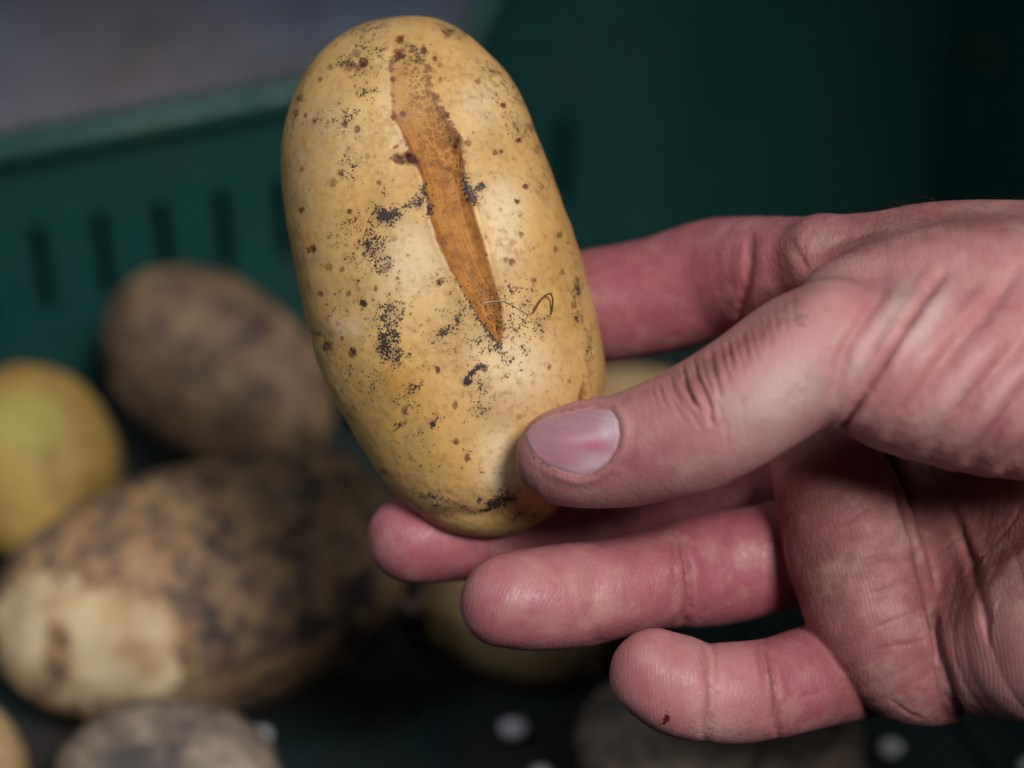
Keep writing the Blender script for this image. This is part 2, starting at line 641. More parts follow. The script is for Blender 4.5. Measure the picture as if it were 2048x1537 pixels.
opening_lump(524, 1472, 23, 21, 'small white lump standing for a floor opening beside the grey-brown potato at the bottom left', 1)
opening_lump(1026, 1458, 34, 26, 'larger white lump standing for an opening in the dark crate floor below the ring finger', 2)
opening_lump(1782, 1496, 28, 26, 'round white lump standing for a floor opening below the palm, right of the mottled potato', 3)
opening_lump(1082, 1552, 30, 20, 'white lump standing for a floor opening just cut off by the bottom edge below the larger one', 4)
opening_lump(2060, 1534, 28, 22, 'white lump standing for a floor opening in the bottom right corner', 5)

# dry root stub on the end of the big dirty potato
mt = NT('dry_root'); mt.set(Base_Color=(0.13, 0.085, 0.06, 1), Roughness=0.8)
pts = [at(770, 1190, 612), at(800, 1200, 606), at(825, 1218, 604), at(838, 1205, 606), at(845, 1180, 610), at(838, 1160, 614)]
P = catmull(pts, 6)
V, Q, T = tube(P, np.linspace(0.0022, 0.0009, len(P)), 8)
c0 = np.array(pts[0])
tag(link('dry_root', raw_mesh('dry_root', V - c0, quads=Q, tris=T), mt.m, None, c0), 'curled dry root at the right end of the largest potato', 'root')


# ------------------------------------------------------------------ the held potato
OUT = [(810, 34), (870, 40), (925, 64), (970, 104), (1010, 150), (1040, 205), (1065, 262), (1090, 312), (1110, 360), (1131, 420), (1151, 480), (1170, 540), (1188, 600), (1200, 655), (1208, 705), (1210, 760), (1202, 820), (1187, 880), (1166, 940), (1140, 990), (1108, 1032), (1060, 1062), (1000, 1078), (945, 1080), (890, 1068), (850, 1045), (810, 1005), (770, 955), (735, 905), (700, 850), (670, 800), (647, 750), (630, 708), (619, 660), (605, 600), (592, 540), (580, 480), (570, 420), (562, 365), (560, 310), (566, 255), (580, 205), (605, 150), (640, 105), (690, 65), (745, 42)]
PC = (885.0, 560.0)
PDZ = 23.0
PD = FOCUS + PDZ
THICK = 25.5


def held_potato():
    o = np.array(OUT, float)
    an = np.arctan2(o[:, 1] - PC[1], o[:, 0] - PC[0])
    rr = np.hypot(o[:, 1] - PC[1], o[:, 0] - PC[0])
    k = np.argsort(an); an = an[k]; rr = rr[k]
    an3 = np.concatenate([an - 2 * np.pi, an, an + 2 * np.pi]); rr3 = np.tile(rr, 3)
    ntheta = 1150
    th = np.linspace(-np.pi, np.pi, ntheta, endpoint=False)
    R = np.interp(th, an3, rr3)
    # smooth the outline a touch
    ker = np.exp(-np.linspace(-2, 2, 25) ** 2); ker /= ker.sum()
    R = np.convolve(np.concatenate([R[-12:], R, R[:12]]), ker, 'valid')
    nf, nb = 300, 60
    rf = np.concatenate([np.sin(np.linspace(0.0, 1.0, nf) ** 0.85 * np.pi / 2), np.sin(np.linspace(1, 0.0, nb)[1:] * np.pi / 2)])
    rf[0] = 1e-4; rf[-1] = 1e-4
    sgn = np.concatenate([-np.ones(nf), np.ones(nb - 1)])
    RR, TT = np.meshgrid(rf, th, indexing='ij')
    SG = np.repeat(sgn[:, None], ntheta, 1)
    Rm = np.repeat(R[None, :], len(rf), 0)
    dx = RR * Rm * np.cos(TT); dy = RR * Rm * np.sin(TT)
    # thickness: fuller at the lower middle, slimmer at the ends
    z = SG * THICK * np.sqrt(np.clip(1 - RR ** 2.35, 0, 1))
    px = PC[0] + dx; py = PC[1] + dy
    # lens-true position: sideways scale follows the depth of each point
    D = PD + z
    Dref = PD
    X = (px - CX) / FPX * Dref; Y = (py - CY) / FPX * Dref
    P = np.stack([X, Y, D], -1).reshape(-1, 3)
    nrow, ncol = len(rf), ntheta
    i = np.arange(nrow - 1)[:, None] * ncol; j = np.arange(ncol)[None, :]; j2 = (j + 1) % ncol
    Q = np.stack([i + j, i + ncol + j, i + ncol + j2, i + j2], -1).reshape(-1, 4)
    # normals (analytic by grid differences)
    G3 = P.reshape(nrow, ncol, 3)
    du = np.gradient(G3, axis=0)
    dv = (np.roll(G3, -1, 1) - np.roll(G3, 1, 1)) / 2
    nn = np.cross(du, dv).reshape(-1, 3)
    cvec = P - np.array([(PC[0] - CX) / FPX * PD, (PC[1] - CY) / FPX * PD, PD])
    ln = np.linalg.norm(nn, axis=1); bad = ln < 1e-9
    nn[bad] = cvec[bad]; nn /= np.linalg.norm(nn, axis=1)[:, None] + 1e-12
    nn *= np.sign((nn * cvec).sum(1))[:, None]
    qx = P[:, 0] / P[:, 2] * FPX + CX; qy = P[:, 1] / P[:, 2] * FPX + CY
    front = (P[:, 2] < PD + 1)
    fw = front.astype(float)
    g = lambda x, y, sx, sy, r=0.0: np.exp(-(((qx - x) * math.cos(r) + (qy - y) * math.sin(r)) / sx) ** 2 - ((-(qx - x) * math.sin(r) + (qy - y) * math.cos(r)) / sy) ** 2) * fw

    # masks
    scar_poly = [(786, 95), (783, 130), (783, 180), (785, 235), (800, 258), (813, 290), (833, 328), (846, 360), (855, 420), (874, 480), (896, 530), (928, 588), (960, 640), (999, 696), (1006, 660), (1003, 608), (985, 558), (966, 490), (946, 420), (926, 345), (925, 305), (908, 262), (882, 228), (862, 180), (852, 135), (828, 105), (803, 82)]
    wob = 4.0 * vnoise(P, 0.55, 3) + 2.5 * vnoise(P, 1.5, 4) + 1.5 * vnoise(P, 3.0, 5)
    sd = poly_sd(qx, qy, scar_poly) * np.where(front, 1, 0) - (~front) * 99
    sdw = sd + wob * (0.22 + 0.75 * g(905, 260, 60, 110) + 0.5 * g(800, 110, 60, 60))
    scar = sstep(-5.0, 2.5, sdw) * (0.30 + 0.70 * sstep(100, 300, qy))
    deep = sstep(150, 330, qy)
    # displacement (mm along the normal)
    h = 0.75 * fbm(P, 0.035, 2, 8) + 0.10 * vnoise(P, 0.16, 9) + 0.035 * vnoise(P, 0.6, 10)
    h += 0.9 * g(1040, 735, 80, 90) - 1.3 * g(1010, 890, 75, 60) - 0.3 * g(640, 675, 30, 22) + 0.3 * g(660, 640, 40, 30) - 0.5 * g(930, 1035, 90, 16) - 0.35 * g(1170, 655, 18, 26)
    h -= scar * (0.10 + 1.15 * deep) * sstep(-1, 20, sdw)
    h += 0.14 * np.exp(-((sdw + 6) / 6.0) ** 2) * sstep(120, 170, qy) * fw
    eyes = [(799, 316, 17, 8, 0.1, 0.7), (822, 316, 19, 13, 0.55, 0.8), (914, 286, 10, 19, 0.2, 0.6), (724, 128, 9, 7, 0, 0.7), (797, 105, 10, 10, 0, 0.5), (800, 78, 8, 8, 0, 0.5), (790, 293, 8, 4, -0.4, 0.4), (622, 500, 6, 8, 0, 0.35), (1168, 790, 8, 30, 0.1, 0.3)]
    eye = np.zeros(len(P))
    for (x, y, sx, sy, r, a) in eyes:
        jit = 1 + 0.5 * vnoise(P, 0.9, 77)
        w = np.clip(g(x, y, sx, sy, r), 0, 1) ** jit; h -= a * w * 0.8; eye = np.maximum(eye, np.clip(w * min(1.0, a + .15), 0, 1))

    # lenticels and brown spots
    spots = [(800, 78, 7, .9), (848, 102, 7, .9), (797, 112, 9, .9), (870, 118, 5, .8), (930, 68, 5, .5), (895, 70, 9, .6), (727, 127, 9, 1), (700, 132, 10, .6), (715, 142, 8, .5), (712, 108, 9, .4), (880, 130, 6, .5), (880, 160, 5, .5), (957, 162, 7, .5), (985, 148, 8, .4), (787, 160, 6, .6), (1008, 211, 6, .8), (690, 250, 7, .7), (715, 258, 7, .8), (612, 232, 5, .6), (629, 242, 5, .6), (788, 235, 6, .8), (805, 227, 7, .7), (893, 230, 7, .9), (938, 285, 8, .5), (990, 305, 5, .7), (1003, 303, 5, .7), (1038, 280, 5, .8), (1050, 373, 6, .8), (1032, 404, 5, 1.), (601, 420, 6, .8), (695, 423, 6, .9), (620, 500, 8, .8), (680, 345, 7, .6), (665, 366, 7, .5), (757, 366, 6, .6), (602, 338, 5, .5), (735, 312, 6, .4), (765, 540, 9, .6), (680, 540, 6, .5), (640, 588, 6, .7), (695, 588, 6, .6), (655, 535, 7, .5), (625, 665, 6, .5), (703, 706, 9, .6), (652, 694, 10, .6), (878, 565, 6, .7), (1022, 525, 7, .6), (1040, 470, 6, .5), (953, 790, 0, 0), (875, 740, 6, .8), (970, 738, 7, .6), (910, 813, 7, .6), (912, 885, 6, .6), (934, 918, 7, .7), (1040, 835, 6, .4), (1098, 735, 5, .5), (808, 820, 7, .6), (768, 942, 7, .6), (850, 996, 5, .6), (1120, 470, 7, .6), (1125, 545, 6, .5), (1060, 255, 8, .4), (1075, 300, 8, .35), (1150, 610, 7, .5), (1110, 500, 6, .5), (1010, 520, 5, .5), (1030, 660, 5, .5), (1065, 560, 5, .4), (600, 195, 7, .6), (590, 225, 6, .6), (640, 160, 5, .6), (660, 135, 6, .5)]
    r2 = np.random.default_rng(5)
    for k in range(75):
        a = r2.uniform(0, 2 * np.pi); q = math.sqrt(r2.uniform(0, 0.93))
        Ra = np.interp(a if a < np.pi else a - 2 * np.pi, th, R)
        spots.append((PC[0] + q * Ra * math.cos(a), PC[1] + q * Ra * math.sin(a), 2.0 + 4.0 * r2.random() ** 2, r2.uniform(.15, .6)))
    spot = np.zeros(len(P)); ring = np.zeros(len(P))
    idx = np.nonzero(front)[0]
    ix, iy = qx[idx], qy[idx]
    for (x, y, r, a) in spots:
        if r <= 0: continue
        m = np.nonzero((np.abs(ix - x) < 3 * r) & (np.abs(iy - y) < 3 * r))[0]
        if not len(m): continue
        d = np.hypot(ix[m] - x, (iy[m] - y) * 0.9)
        d = d * (1 + 0.35 * vnoise(P[idx[m]], 2.2, 21))
        v = a * (1 - sstep(r * 0.6, r * 1.2, d))
        ii = idx[m]
        spot[ii] = np.maximum(spot[ii], v)
        h[ii] += 0.05 * v - 0.05 * a * (1 - sstep(0, r * 0.5, d))

    # soil clusters: density of dark specks
    dirt = np.zeros(len(P))
    for (x, y, sx, sy, r, a) in [(770, 430, 26, 16, 0, 1.0), (742, 452, 14, 12, 0, .55), (742, 490, 30, 34, .2, .62), (752, 520, 26, 28, 0, .52), (772, 375, 14, 20, 0, .30), (838, 400, 24, 16, -.5, .70), (848, 385, 9, 22, 0, .72), (858, 420, 8, 16, 0, .8), (815, 412, 22, 7, 0, .6),
                                  (934, 372, 9, 26, -.15, .95), (945, 395, 14, 12, 0, .9), (958, 376, 14, 7, -.7, .85), (778, 620, 26, 22, 0, .60), (765, 645, 30, 32, 0, .58), (772, 690, 22, 34, .1, .80), (790, 712, 22, 24, .6, .62), (724, 607, 7, 8, 0, .95), (803, 630, 5, 16, .2, .75),
                                  (905, 650, 36, 11, -.72, .62), (885, 668, 30, 9, -.8, .6), (930, 612, 30, 20, 0, .36), (935, 764, 10, 9, 0, 1.15), (944, 747, 16, 5, -.7, .9), (960, 735, 14, 6, -.3, .8), (965, 780, 18, 30, 0, .38), (950, 820, 24, 24, 0, .36), (825, 775, 26, 12, -.5, .52), (800, 852, 14, 8, -.4, .5), (866, 848, 9, 12, .5, .72), (818, 800, 30, 40, 0, .33),
                                  (1000, 1004, 28, 14, -.5, .98), (975, 1022, 26, 6, -.4, .85), (960, 1000, 18, 9, -.4, .45), (870, 1000, 40, 18, .3, .48), (920, 1015, 22, 6, .5, .55), (1040, 1032, 26, 12, -.4, .5), (1156, 576, 11, 22, 0, .62), (1160, 636, 12, 12, 0, .6), (1075, 650, 24, 26, 0, .42), (1020, 715, 40, 30, 0, .36), (1010, 705, 16, 5, -.4, .5),
                                  (700, 330, 22, 28, .4, .42), (712, 318, 9, 14, 0, .5), (690, 125, 22, 16, 0, .5), (905, 66, 40, 12, .35, .48), (820, 110, 30, 26, 0, .38), (985, 140, 26, 10, .7, .42), (650, 690, 16, 14, 0, .5), (703, 706, 12, 12, 0, .5), (612, 150, 10, 30, .5, .42), (590, 220, 8, 40, .2, .45), (1180, 700, 10, 40, .0, .45), (1030, 195, 10, 36, -.5, .4), (660, 240, 34, 18, 0, .30), (1150, 510, 12, 40, -.3, .35), (730, 760, 90, 70, 0, .18), (840, 910, 110, 60, .5, .16)]:
        dirt = np.maximum(dirt, a * g(x, y, sx * 1.25, sy * 1.25, r))
    dirt = np.maximum(dirt, 0.36 * sstep(0.0, 0.9, fbm(P, 0.07, 3, 91)) * fw)
    # soil along the lower left edge of the scar
    dl, tl = seg_dist2(qx, qy, [(896, 535), (928, 590), (958, 640), (990, 685), (1000, 694)])
    dirt = np.maximum(dirt, 0.66 * np.exp(-(dl / 8.0) ** 2) * sstep(0.05, 0.35, tl) * fw)
    # scar edge roughness, worst in the upper right
    e = np.exp(-(sdw / 9.0) ** 2) * fw
    edge = e * (0.30 + 0.7 * g(905, 255, 60, 110) + 0.6 * g(820, 130, 50, 50) + 0.5 * g(825, 300, 20, 40))
    # net-like cracks around the upper scar
    nett = np.clip(g(860, 170, 60, 110, -.25) + g(905, 290, 50, 60), 0, 1) * sstep(-26, 2, sd)
    # broad colour patches
    pale = 0.9 * g(825, 520, 62, 75, .2) + 0.7 * g(1010, 460, 34, 80, -.2) + 0.85 * g(1035, 740, 85, 70, .3) + 0.6 * g(1015, 400, 45, 45) + 0.75 * g(1000, 910, 50, 60) + 0.5 * g(960, 210, 50, 60) + 0.5 * g(800, 270, 14, 40) + 0.45 * g(690, 655, 34, 22) + .4 * g(770, 200, 14, 80) + 0.5 * g(1000, 960, 40, 22)
    ochre = 0.8 * g(790, 775, 85, 45, .3) + 0.75 * g(900, 940, 70, 45, .4) + 0.6 * g(1130, 640, 50, 140, -.1) + 0.55 * g(770, 860, 60, 50) + 0.5 * g(1010, 560, 60, 40) + 0.4 * g(720, 410, 60, 60) + .5 * g(1090, 450, 40, 100, -.3) + 0.5 * g(1050, 1020, 60, 30)
    tan = 0.8 * g(640, 250, 85, 120, .2) + 0.7 * g(610, 420, 50, 120) + 0.6 * g(800, 60, 180, 45) + 0.5 * g(680, 620, 60, 40) + 0.4 * g(720, 640, 40, 80) + 0.4 * g(905, 640, 55, 50, -.7) + 0.45 * g(640, 520, 45, 60) + .5 * g(890, 1010, 90, 40)  # tan skin patches, deepened at left and top to stand for edge shading
    su = np.interp(qy, [90, 130, 235, 290, 330, 360, 420, 480, 530, 590, 640, 696], [792, 783, 785, 813, 833, 846, 855, 874, 896, 928, 960, 999])
    P2 = P + nn * h[:, None]
    Wd = to_world(P2)
    base = to_world(np.array([(PC[0] - CX) / FPX * PD, (PC[1] - CY) / FPX * PD, PD]))
    me = raw_mesh('held_potato', Wd - base, quads=Q)
    for nm, a in (('su', (qx - su) * 0.14), ('sv', qy * 0.010), ('sin', np.clip(sdw / 24.0, 0, 1)), ('scar', scar), ('deep', deep), ('dirt', np.clip(dirt, 0, 1.2)), ('spot', spot), ('eye', eye), ('edge', edge), ('net', nett), ('pale', np.clip(pale, 0, 1)), ('ochre', np.clip(ochre, 0, 1)), ('tan', np.clip(tan, 0, 1))):
        fattr(me, nm, a)
    surf = dict(px=qx[idx], py=qy[idx], P=P2[idx], n=nn[idx])
    return me, base, surf


def mat_held():
    t = NT('held_potato_skin')
    lo = t.noise(26.0, 4, 0.6)
    mid = t.noise(120.0, 3, 0.6)
    hi = t.noise(700.0, 3, 0.62)
    vh = t.noise(2200.0, 2, 0.6)
    c = t.mix(t.ramp(lo, 0.3, 0.7), (0.67, 0.40, 0.125, 1), (0.76, 0.51, 0.20, 1))
    tanm = t.math('MULTIPLY', t.attr('tan'), t.ramp(mid, 0.25, 0.65, 0.45, 1.0))
    c = t.mix(tanm, c, (0.46, 0.315, 0.165, 1))
    om = t.math('MULTIPLY', t.attr('ochre'), t.ramp(mid, 0.30, 0.62, 0.35, 1.0))
    c = t.mix(om, c, (0.56, 0.295, 0.055, 1))
    bl = t.ramp(t.noise(75.0, 4, 0.65, dist=0.3), 0.42, 0.60, 0, 0.85)
    c = t.mix(bl, c, (0.56, 0.35, 0.12, 1))
    pm = t.math('MULTIPLY', t.attr('pale'), t.ramp(mid, 0.25, 0.6, 0.6, 1.0))
    c = t.mix(pm, c, (0.86, 0.69, 0.45, 1))
    # fine russet speckle over the skin
    rus = t.ramp(t.math('ADD', t.math('MULTIPLY', hi, 0.7), t.math('MULTIPLY', mid, 0.45)), 0.50, 0.80, 0, 0.60)
    c = t.mix(rus, c, (0.38, 0.20, 0.06, 1))
    c = t.mix(t.ramp(vh, 0.55, 0.8, 0, 0.16), c, (0.80, 0.68, 0.45, 1))
    # scar
    cx = t.n('CombineXYZ'); t.lk(t.attr('su'), cx.inputs[0]); t.lk(t.attr('sv'), cx.inputs[1])
    fib = t.noise(1.0, 3, 0.6, cx.outputs[0], 0.6)
    sc = t.mix(t.ramp(fib, 0.3, 0.7), (0.42, 0.165, 0.025, 1), (0.54, 0.25, 0.055, 1))
    sc = t.mix(t.ramp(t.noise(260.0, 4, 0.65), 0.42, 0.68, 0, 0.75), sc, (0.20, 0.08, 0.018, 1))
    sc = t.mix(t.ramp(t.attr('deep'), 0.0, 1.0, 0.45, 0.0), sc, (0.40, 0.24, 0.08, 1))
    sc = t.mix(t.ramp(t.math('ADD', t.attr('sin'), t.math('MULTIPLY', t.math('SUBTRACT', mid, 0.5), 0.7)), 0.0, 0.55, 0.6, 0.0), sc, (0.235, 0.088, 0.018, 1))  # groove shading put into the colour, darker toward the crack's edges
    sc = t.mix(t.ramp(t.noise(1100.0, 2, 0.6), 0.62, 0.72, 0, 0.7), sc, (0.12, 0.045, 0.012, 1))
    c = t.mix(t.attr('scar'), c, sc)
    # net cracks
    vor = t.n('TexVoronoi', feature='DISTANCE_TO_EDGE'); vor.inputs['Scale'].default_value = 820.0
    wv = t.n('VectorMath', operation='ADD')
    t.lk(t.tc.outputs['Object'], wv.inputs[0])
    sv = t.n('VectorMath', operation='SCALE'); sv.inputs['Scale'].default_value = 0.003
    t.lk(t.noise(300.0, 3, out='Color'), sv.inputs[0]); t.lk(sv.outputs[0], wv.inputs[1])
    t.lk(wv.outputs[0], vor.inputs['Vector'])
    cell = t.ramp(vor.outputs['Distance'], 0.06, 0.28)
    patch = t.ramp(t.math('ADD', mid, t.math('MULTIPLY', t.attr('net'), 0.5)), 0.58, 0.95)
    cellm = t.math('MULTIPLY', cell, t.math('MULTIPLY', patch, t.ramp(t.attr('net'), 0.1, 0.7)))
    c = t.mix(t.math('MULTIPLY', cellm, 0.62), c, (0.20, 0.090, 0.025, 1))
    # rough scar edge
    em = t.ramp(t.math('ADD', t.attr('edge'), t.math('MULTIPLY', t.math('SUBTRACT', hi, 0.5), 2.2)), 0.35, 0.85, 0, 0.7)
    em = t.math('MULTIPLY', em, t.ramp(t.attr('edge'), 0.05, 0.3))
    c = t.mix(em, c, (0.17, 0.075, 0.028, 1))
    # lenticels
    sp = t.math('MULTIPLY', t.attr('spot'), t.ramp(hi, 0.25, 0.6, 0.65, 1.15), clamp=True)
    c = t.mix(t.math('MULTIPLY', sp, 1.25, clamp=True), c, (0.17, 0.068, 0.028, 1))
    ev = t.math('ADD', t.attr('eye'), t.math('MULTIPLY', t.math('SUBTRACT', hi, 0.5), 0.9))
    ev = t.math('MULTIPLY', ev, t.ramp(t.attr('eye'), 0.02, 0.25))
    c = t.mix(t.ramp(ev, 0.08, 0.45, 0, 0.85), c, (0.26, 0.095, 0.028, 1))
    c = t.mix(t.ramp(ev, 0.35, 0.80, 0, 0.95), c, (0.045, 0.013, 0.010, 1))
    # soil specks
    sn = t.math('ADD', t.math('MULTIPLY', t.noise(2300.0, 3, 0.6), 0.64), t.math('MULTIPLY', t.noise(700.0, 3, 0.6), 0.36))
    ds = t.math('ADD', sn, t.math('MULTIPLY', t.attr('dirt'), 0.275))
    dm = t.ramp(ds, 0.615, 0.70)
    haze = t.math('MULTIPLY', t.ramp(t.attr('dirt'), 0.10, 0.8, 0, 0.72), t.ramp(t.noise(330.0, 4), 0.35, 0.65))
    c = t.mix(haze, c, (0.23, 0.15, 0.095, 1))
    c = t.mix(t.math('MULTIPLY', dm, 0.94), c, (0.020, 0.017, 0.019, 1))
    rg = t.math('ADD', 0.36, t.math('MULTIPLY', hi, 0.26))
    rg = t.math('ADD', rg, t.math('MULTIPLY', t.attr('scar'), 0.2))
    hgt = t.math('ADD', t.math('MULTIPLY', hi, 0.35), t.math('MULTIPLY', vh, 0.18))
    hgt = t.math('ADD', hgt, t.math('MULTIPLY', dm, 0.45))
    hgt = t.math('SUBTRACT', hgt, t.math('MULTIPLY', cellm, 0.6))
    hgt = t.math('SUBTRACT', hgt, t.math('MULTIPLY', em, 0.5))
    hgt = t.math('ADD', hgt, t.math('MULTIPLY', t.math('MULTIPLY', fib, t.attr('scar')), 0.25))
    t.set(Base_Color=c, Roughness=rg, Normal=t.bump(hgt, 0.00022, 0.8))
    t.b.inputs['Specular IOR Level'].default_value = 0.38
    return t.m


pme, pbase, PSURF = held_potato()
tag(link('held_potato', pme, mat_held(), None, pbase), 'clean oblong yellow potato with a long brown growth crack, held up by the hand', 'potato')


def on_potato(px, py, lift):
    i = np.argmin((PSURF['px'] - px) ** 2 + (PSURF['py'] - py) ** 2)
    return PSURF['P'][i] + PSURF['n'][i] * lift


# fine rootlet stuck on the held potato
def mat_rootlet():
    t = NT('rootlet')
    c = t.mix(t.ramp(t.attr('along'), 0.35, 0.55), (0.55, 0.42, 0.28, 1), (0.13, 0.06, 0.02, 1))
    t.set(Base_Color=c, Roughness=0.6)
    return t.m


rp = [(967, 607, .15), (985, 604, .25), (1005, 603, .3), (1022, 610, .3), (1040, 620, .25), (1056, 628, .25), (1064, 627, .3), (1070, 612, .9), (1078, 598, 1.5), (1088, 591, 1.7), (1096, 599, 1.5), (1100, 614, .9), (1101, 629, .25)]
Pm = np.array([on_potato(*q) for q in rp])
Pc = catmull(to_world(Pm), 6)
tt = np.linspace(0, 1, len(Pc))
rad = np.where(tt < 0.5, 0.00010, 0.00017) * (1 + 0.5 * np.exp(-((tt - 0.56) / 0.07) ** 2))
V, Q, T = tube(Pc, rad, 7)
me = raw_mesh('rootlet', V - Pc[0], quads=Q, tris=T)
fattr(me, 'along', np.concatenate([np.repeat(tt, 7), [0, 1]]))
tag(link('rootlet', me, mat_rootlet(), None, Pc[0]), 'thin curled brown rootlet stuck near the crack on the held potato', 'rootlet')


# ------------------------------------------------------------------ the hand: one smooth skin grown from a distance field
def chain(pts, n=4):
    a = catmull([(p[0], p[1], p[2], p[3]) for p in pts], n)
    out = []
    for (px, py, dz, r) in a:
        D = FOCUS + dz
        c = campt(px, py, D)
        out.append((c[0], c[1], c[2], r / FPX * D))
    return np.array(out, dtype=np.float32)


FAR = 24.0


def split(P):
    P = np.asarray(P, dtype=np.float32)
    x, y, z = (np.ascontiguousarray(P[:, i]) for i in range(3))
    return x, y, z, P.min(0), P.max(0)


def d_chain(S, ch):
    if not isinstance(S, tuple):
        S = split(S)
    x, y, z, b0, b1 = S
    best = None
    for i in range(len(ch) - 1):
        a = ch[i, :3]; c = ch[i + 1, :3]
        r0, r1 = ch[i, 3], ch[i + 1, 3]
        gap = np.maximum(np.maximum(np.minimum(a, c) - b1, b0 - np.maximum(a, c)), 0)
        if math.sqrt(float(gap @ gap)) - max(r0, r1) > FAR:
            continue
        ab = c - a
        inv = np.float32(1.0 / float(ab @ ab))
        px = x - a[0]; py = y - a[1]; pz = z - a[2]
        t = px * ab[0]; t += py * ab[1]; t += pz * ab[2]; t *= inv
        np.clip(t, 0, 1, out=t)
        px -= t * ab[0]; py -= t * ab[1]; pz -= t * ab[2]
        px *= px; py *= py; pz *= pz
        px += py; px += pz
        np.sqrt(px, out=px)
        t *= (r1 - r0); t += r0
        px -= t
        best = px if best is None else np.minimum(best, px)
    if best is None:
        return np.full(len(x), FAR, np.float32)
    return best


def smin(a, b, k):
    h = np.maximum(k - np.abs(a - b), 0) / k
    return np.minimum(a, b) - h * h * k * 0.25


THUMB = chain([(1128, 914, -5, 96), (1180, 910, -7, 106), (1270, 897, -10, 113), (1390, 855, -14, 126), (1500, 792, -17, 131), (1600, 725, -18, 138), (1665, 694, -18, 138)], 9)
TMETA = chain([(1730, 732, -18, 140), (1780, 735, -18, 158), (1850, 742, -17, 180), (2060, 762, -13, 198), (2400, 740, 2, 200)])
IMETA = chain([(1650, 520, 14, 88), (1760, 518, 10, 98), (1860, 515, 8, 110), (2080, 520, 6, 120), (2420, 575, 12, 165)])
INDEX = chain([(1005, 650, 58, 98), (1090, 628, 54, 106), (1190, 612, 49, 114), (1320, 590, 47, 116), (1430, 556, 42, 114), (1520, 540, 32, 108), (1650, 520, 16, 90)])
MIDDLE = chain([(822, 1076, 29, 88), (900, 1066, 32, 96), (1010, 1045, 36, 100), (1130, 1008, 41, 100), (1260, 975, 45, 105), (1380, 945, 44, 108), (1500, 920, 42, 110), (1650, 900, 38, 110)])
RING = chain([(1013, 1206, 5, 93), (1070, 1203, 7, 103), (1150, 1192, 11, 105), (1215, 1180, 15, 99), (1300, 1160, 21, 99), (1370, 1150, 26, 105), (1460, 1134, 31, 113), (1650, 1095, 32, 105)])
PINKY = chain([(1306, 1349, 0, 91), (1350, 1372, 1, 101), (1405, 1388, 3, 98), (1470, 1387, 6, 101), (1545, 1376, 11, 100), (1640, 1350, 18, 104), (1770, 1320, 30, 104)])
ROLL1 = chain([(1615, 790, 34, 95), (1635, 870, 25, 106), (1658, 950, 21, 117), (1700, 1075, 17, 134), (1742, 1225, 14, 130), (1797, 1338, 13, 97), (1845, 1385, 15, 68), (1885, 1400, 18, 50)])
ROLL2 = chain([(1835, 950, 33, 86), (1868, 1050, 27, 86), (1897, 1140, 23, 80), (1930, 1230, 21, 62)])
PALM_A = chain([(1770, 960, 44, 140), (1950, 960, 43, 170), (2200, 930, 30, 220), (2450, 850, 18, 230)])
PALM_B = chain([(1790, 1150, 35, 130), (1980, 1150, 31, 180), (2200, 1120, 18, 230), (2450, 950, 18, 240)])
PALM_C = chain([(1890, 1302, 18, 112), (2020, 1290, 8, 150), (2180, 1245, -4, 194), (2450, 1040, 8, 230)])
ARM = chain([(2380, 800, 12, 260), (2600, 800, 14, 250), (2900, 830, 14, 275), (3500, 900, 10, 330)], 2)


FILL = chain([(1690, 612, -5, 96), (1780, 598, -5, 118), (1880, 590, -6, 140), (2070, 605, -6, 165), (2400, 640, 4, 190)])


def hand_sdf(P):
    P = split(P)
    thumb = smin(d_chain(P, THUMB), d_chain(P, TMETA), 2.0)
    web = d_chain(P, IMETA)
    idx = d_chain(P, INDEX)
    d = smin(smin(thumb, d_chain(P, FILL), 7.0), web, 8.0)
    palm = smin(smin(d_chain(P, PALM_A), d_chain(P, PALM_B), 14.0), d_chain(P, PALM_C), 12.0)
    palm = smin(palm, d_chain(P, ROLL2), 6.0)
    palm = smin(palm, d_chain(P, ROLL1), 2.0)
    f = np.minimum(np.minimum(d_chain(P, MIDDLE), d_chain(P, RING)), d_chain(P, PINKY))
    palm = smin(palm, f, 1.2)
    palm = smin(palm, idx, 3.0)
    d = smin(d, palm, 2.2)
    d = smin(d, d_chain(P, ARM), 14.0)
    return d


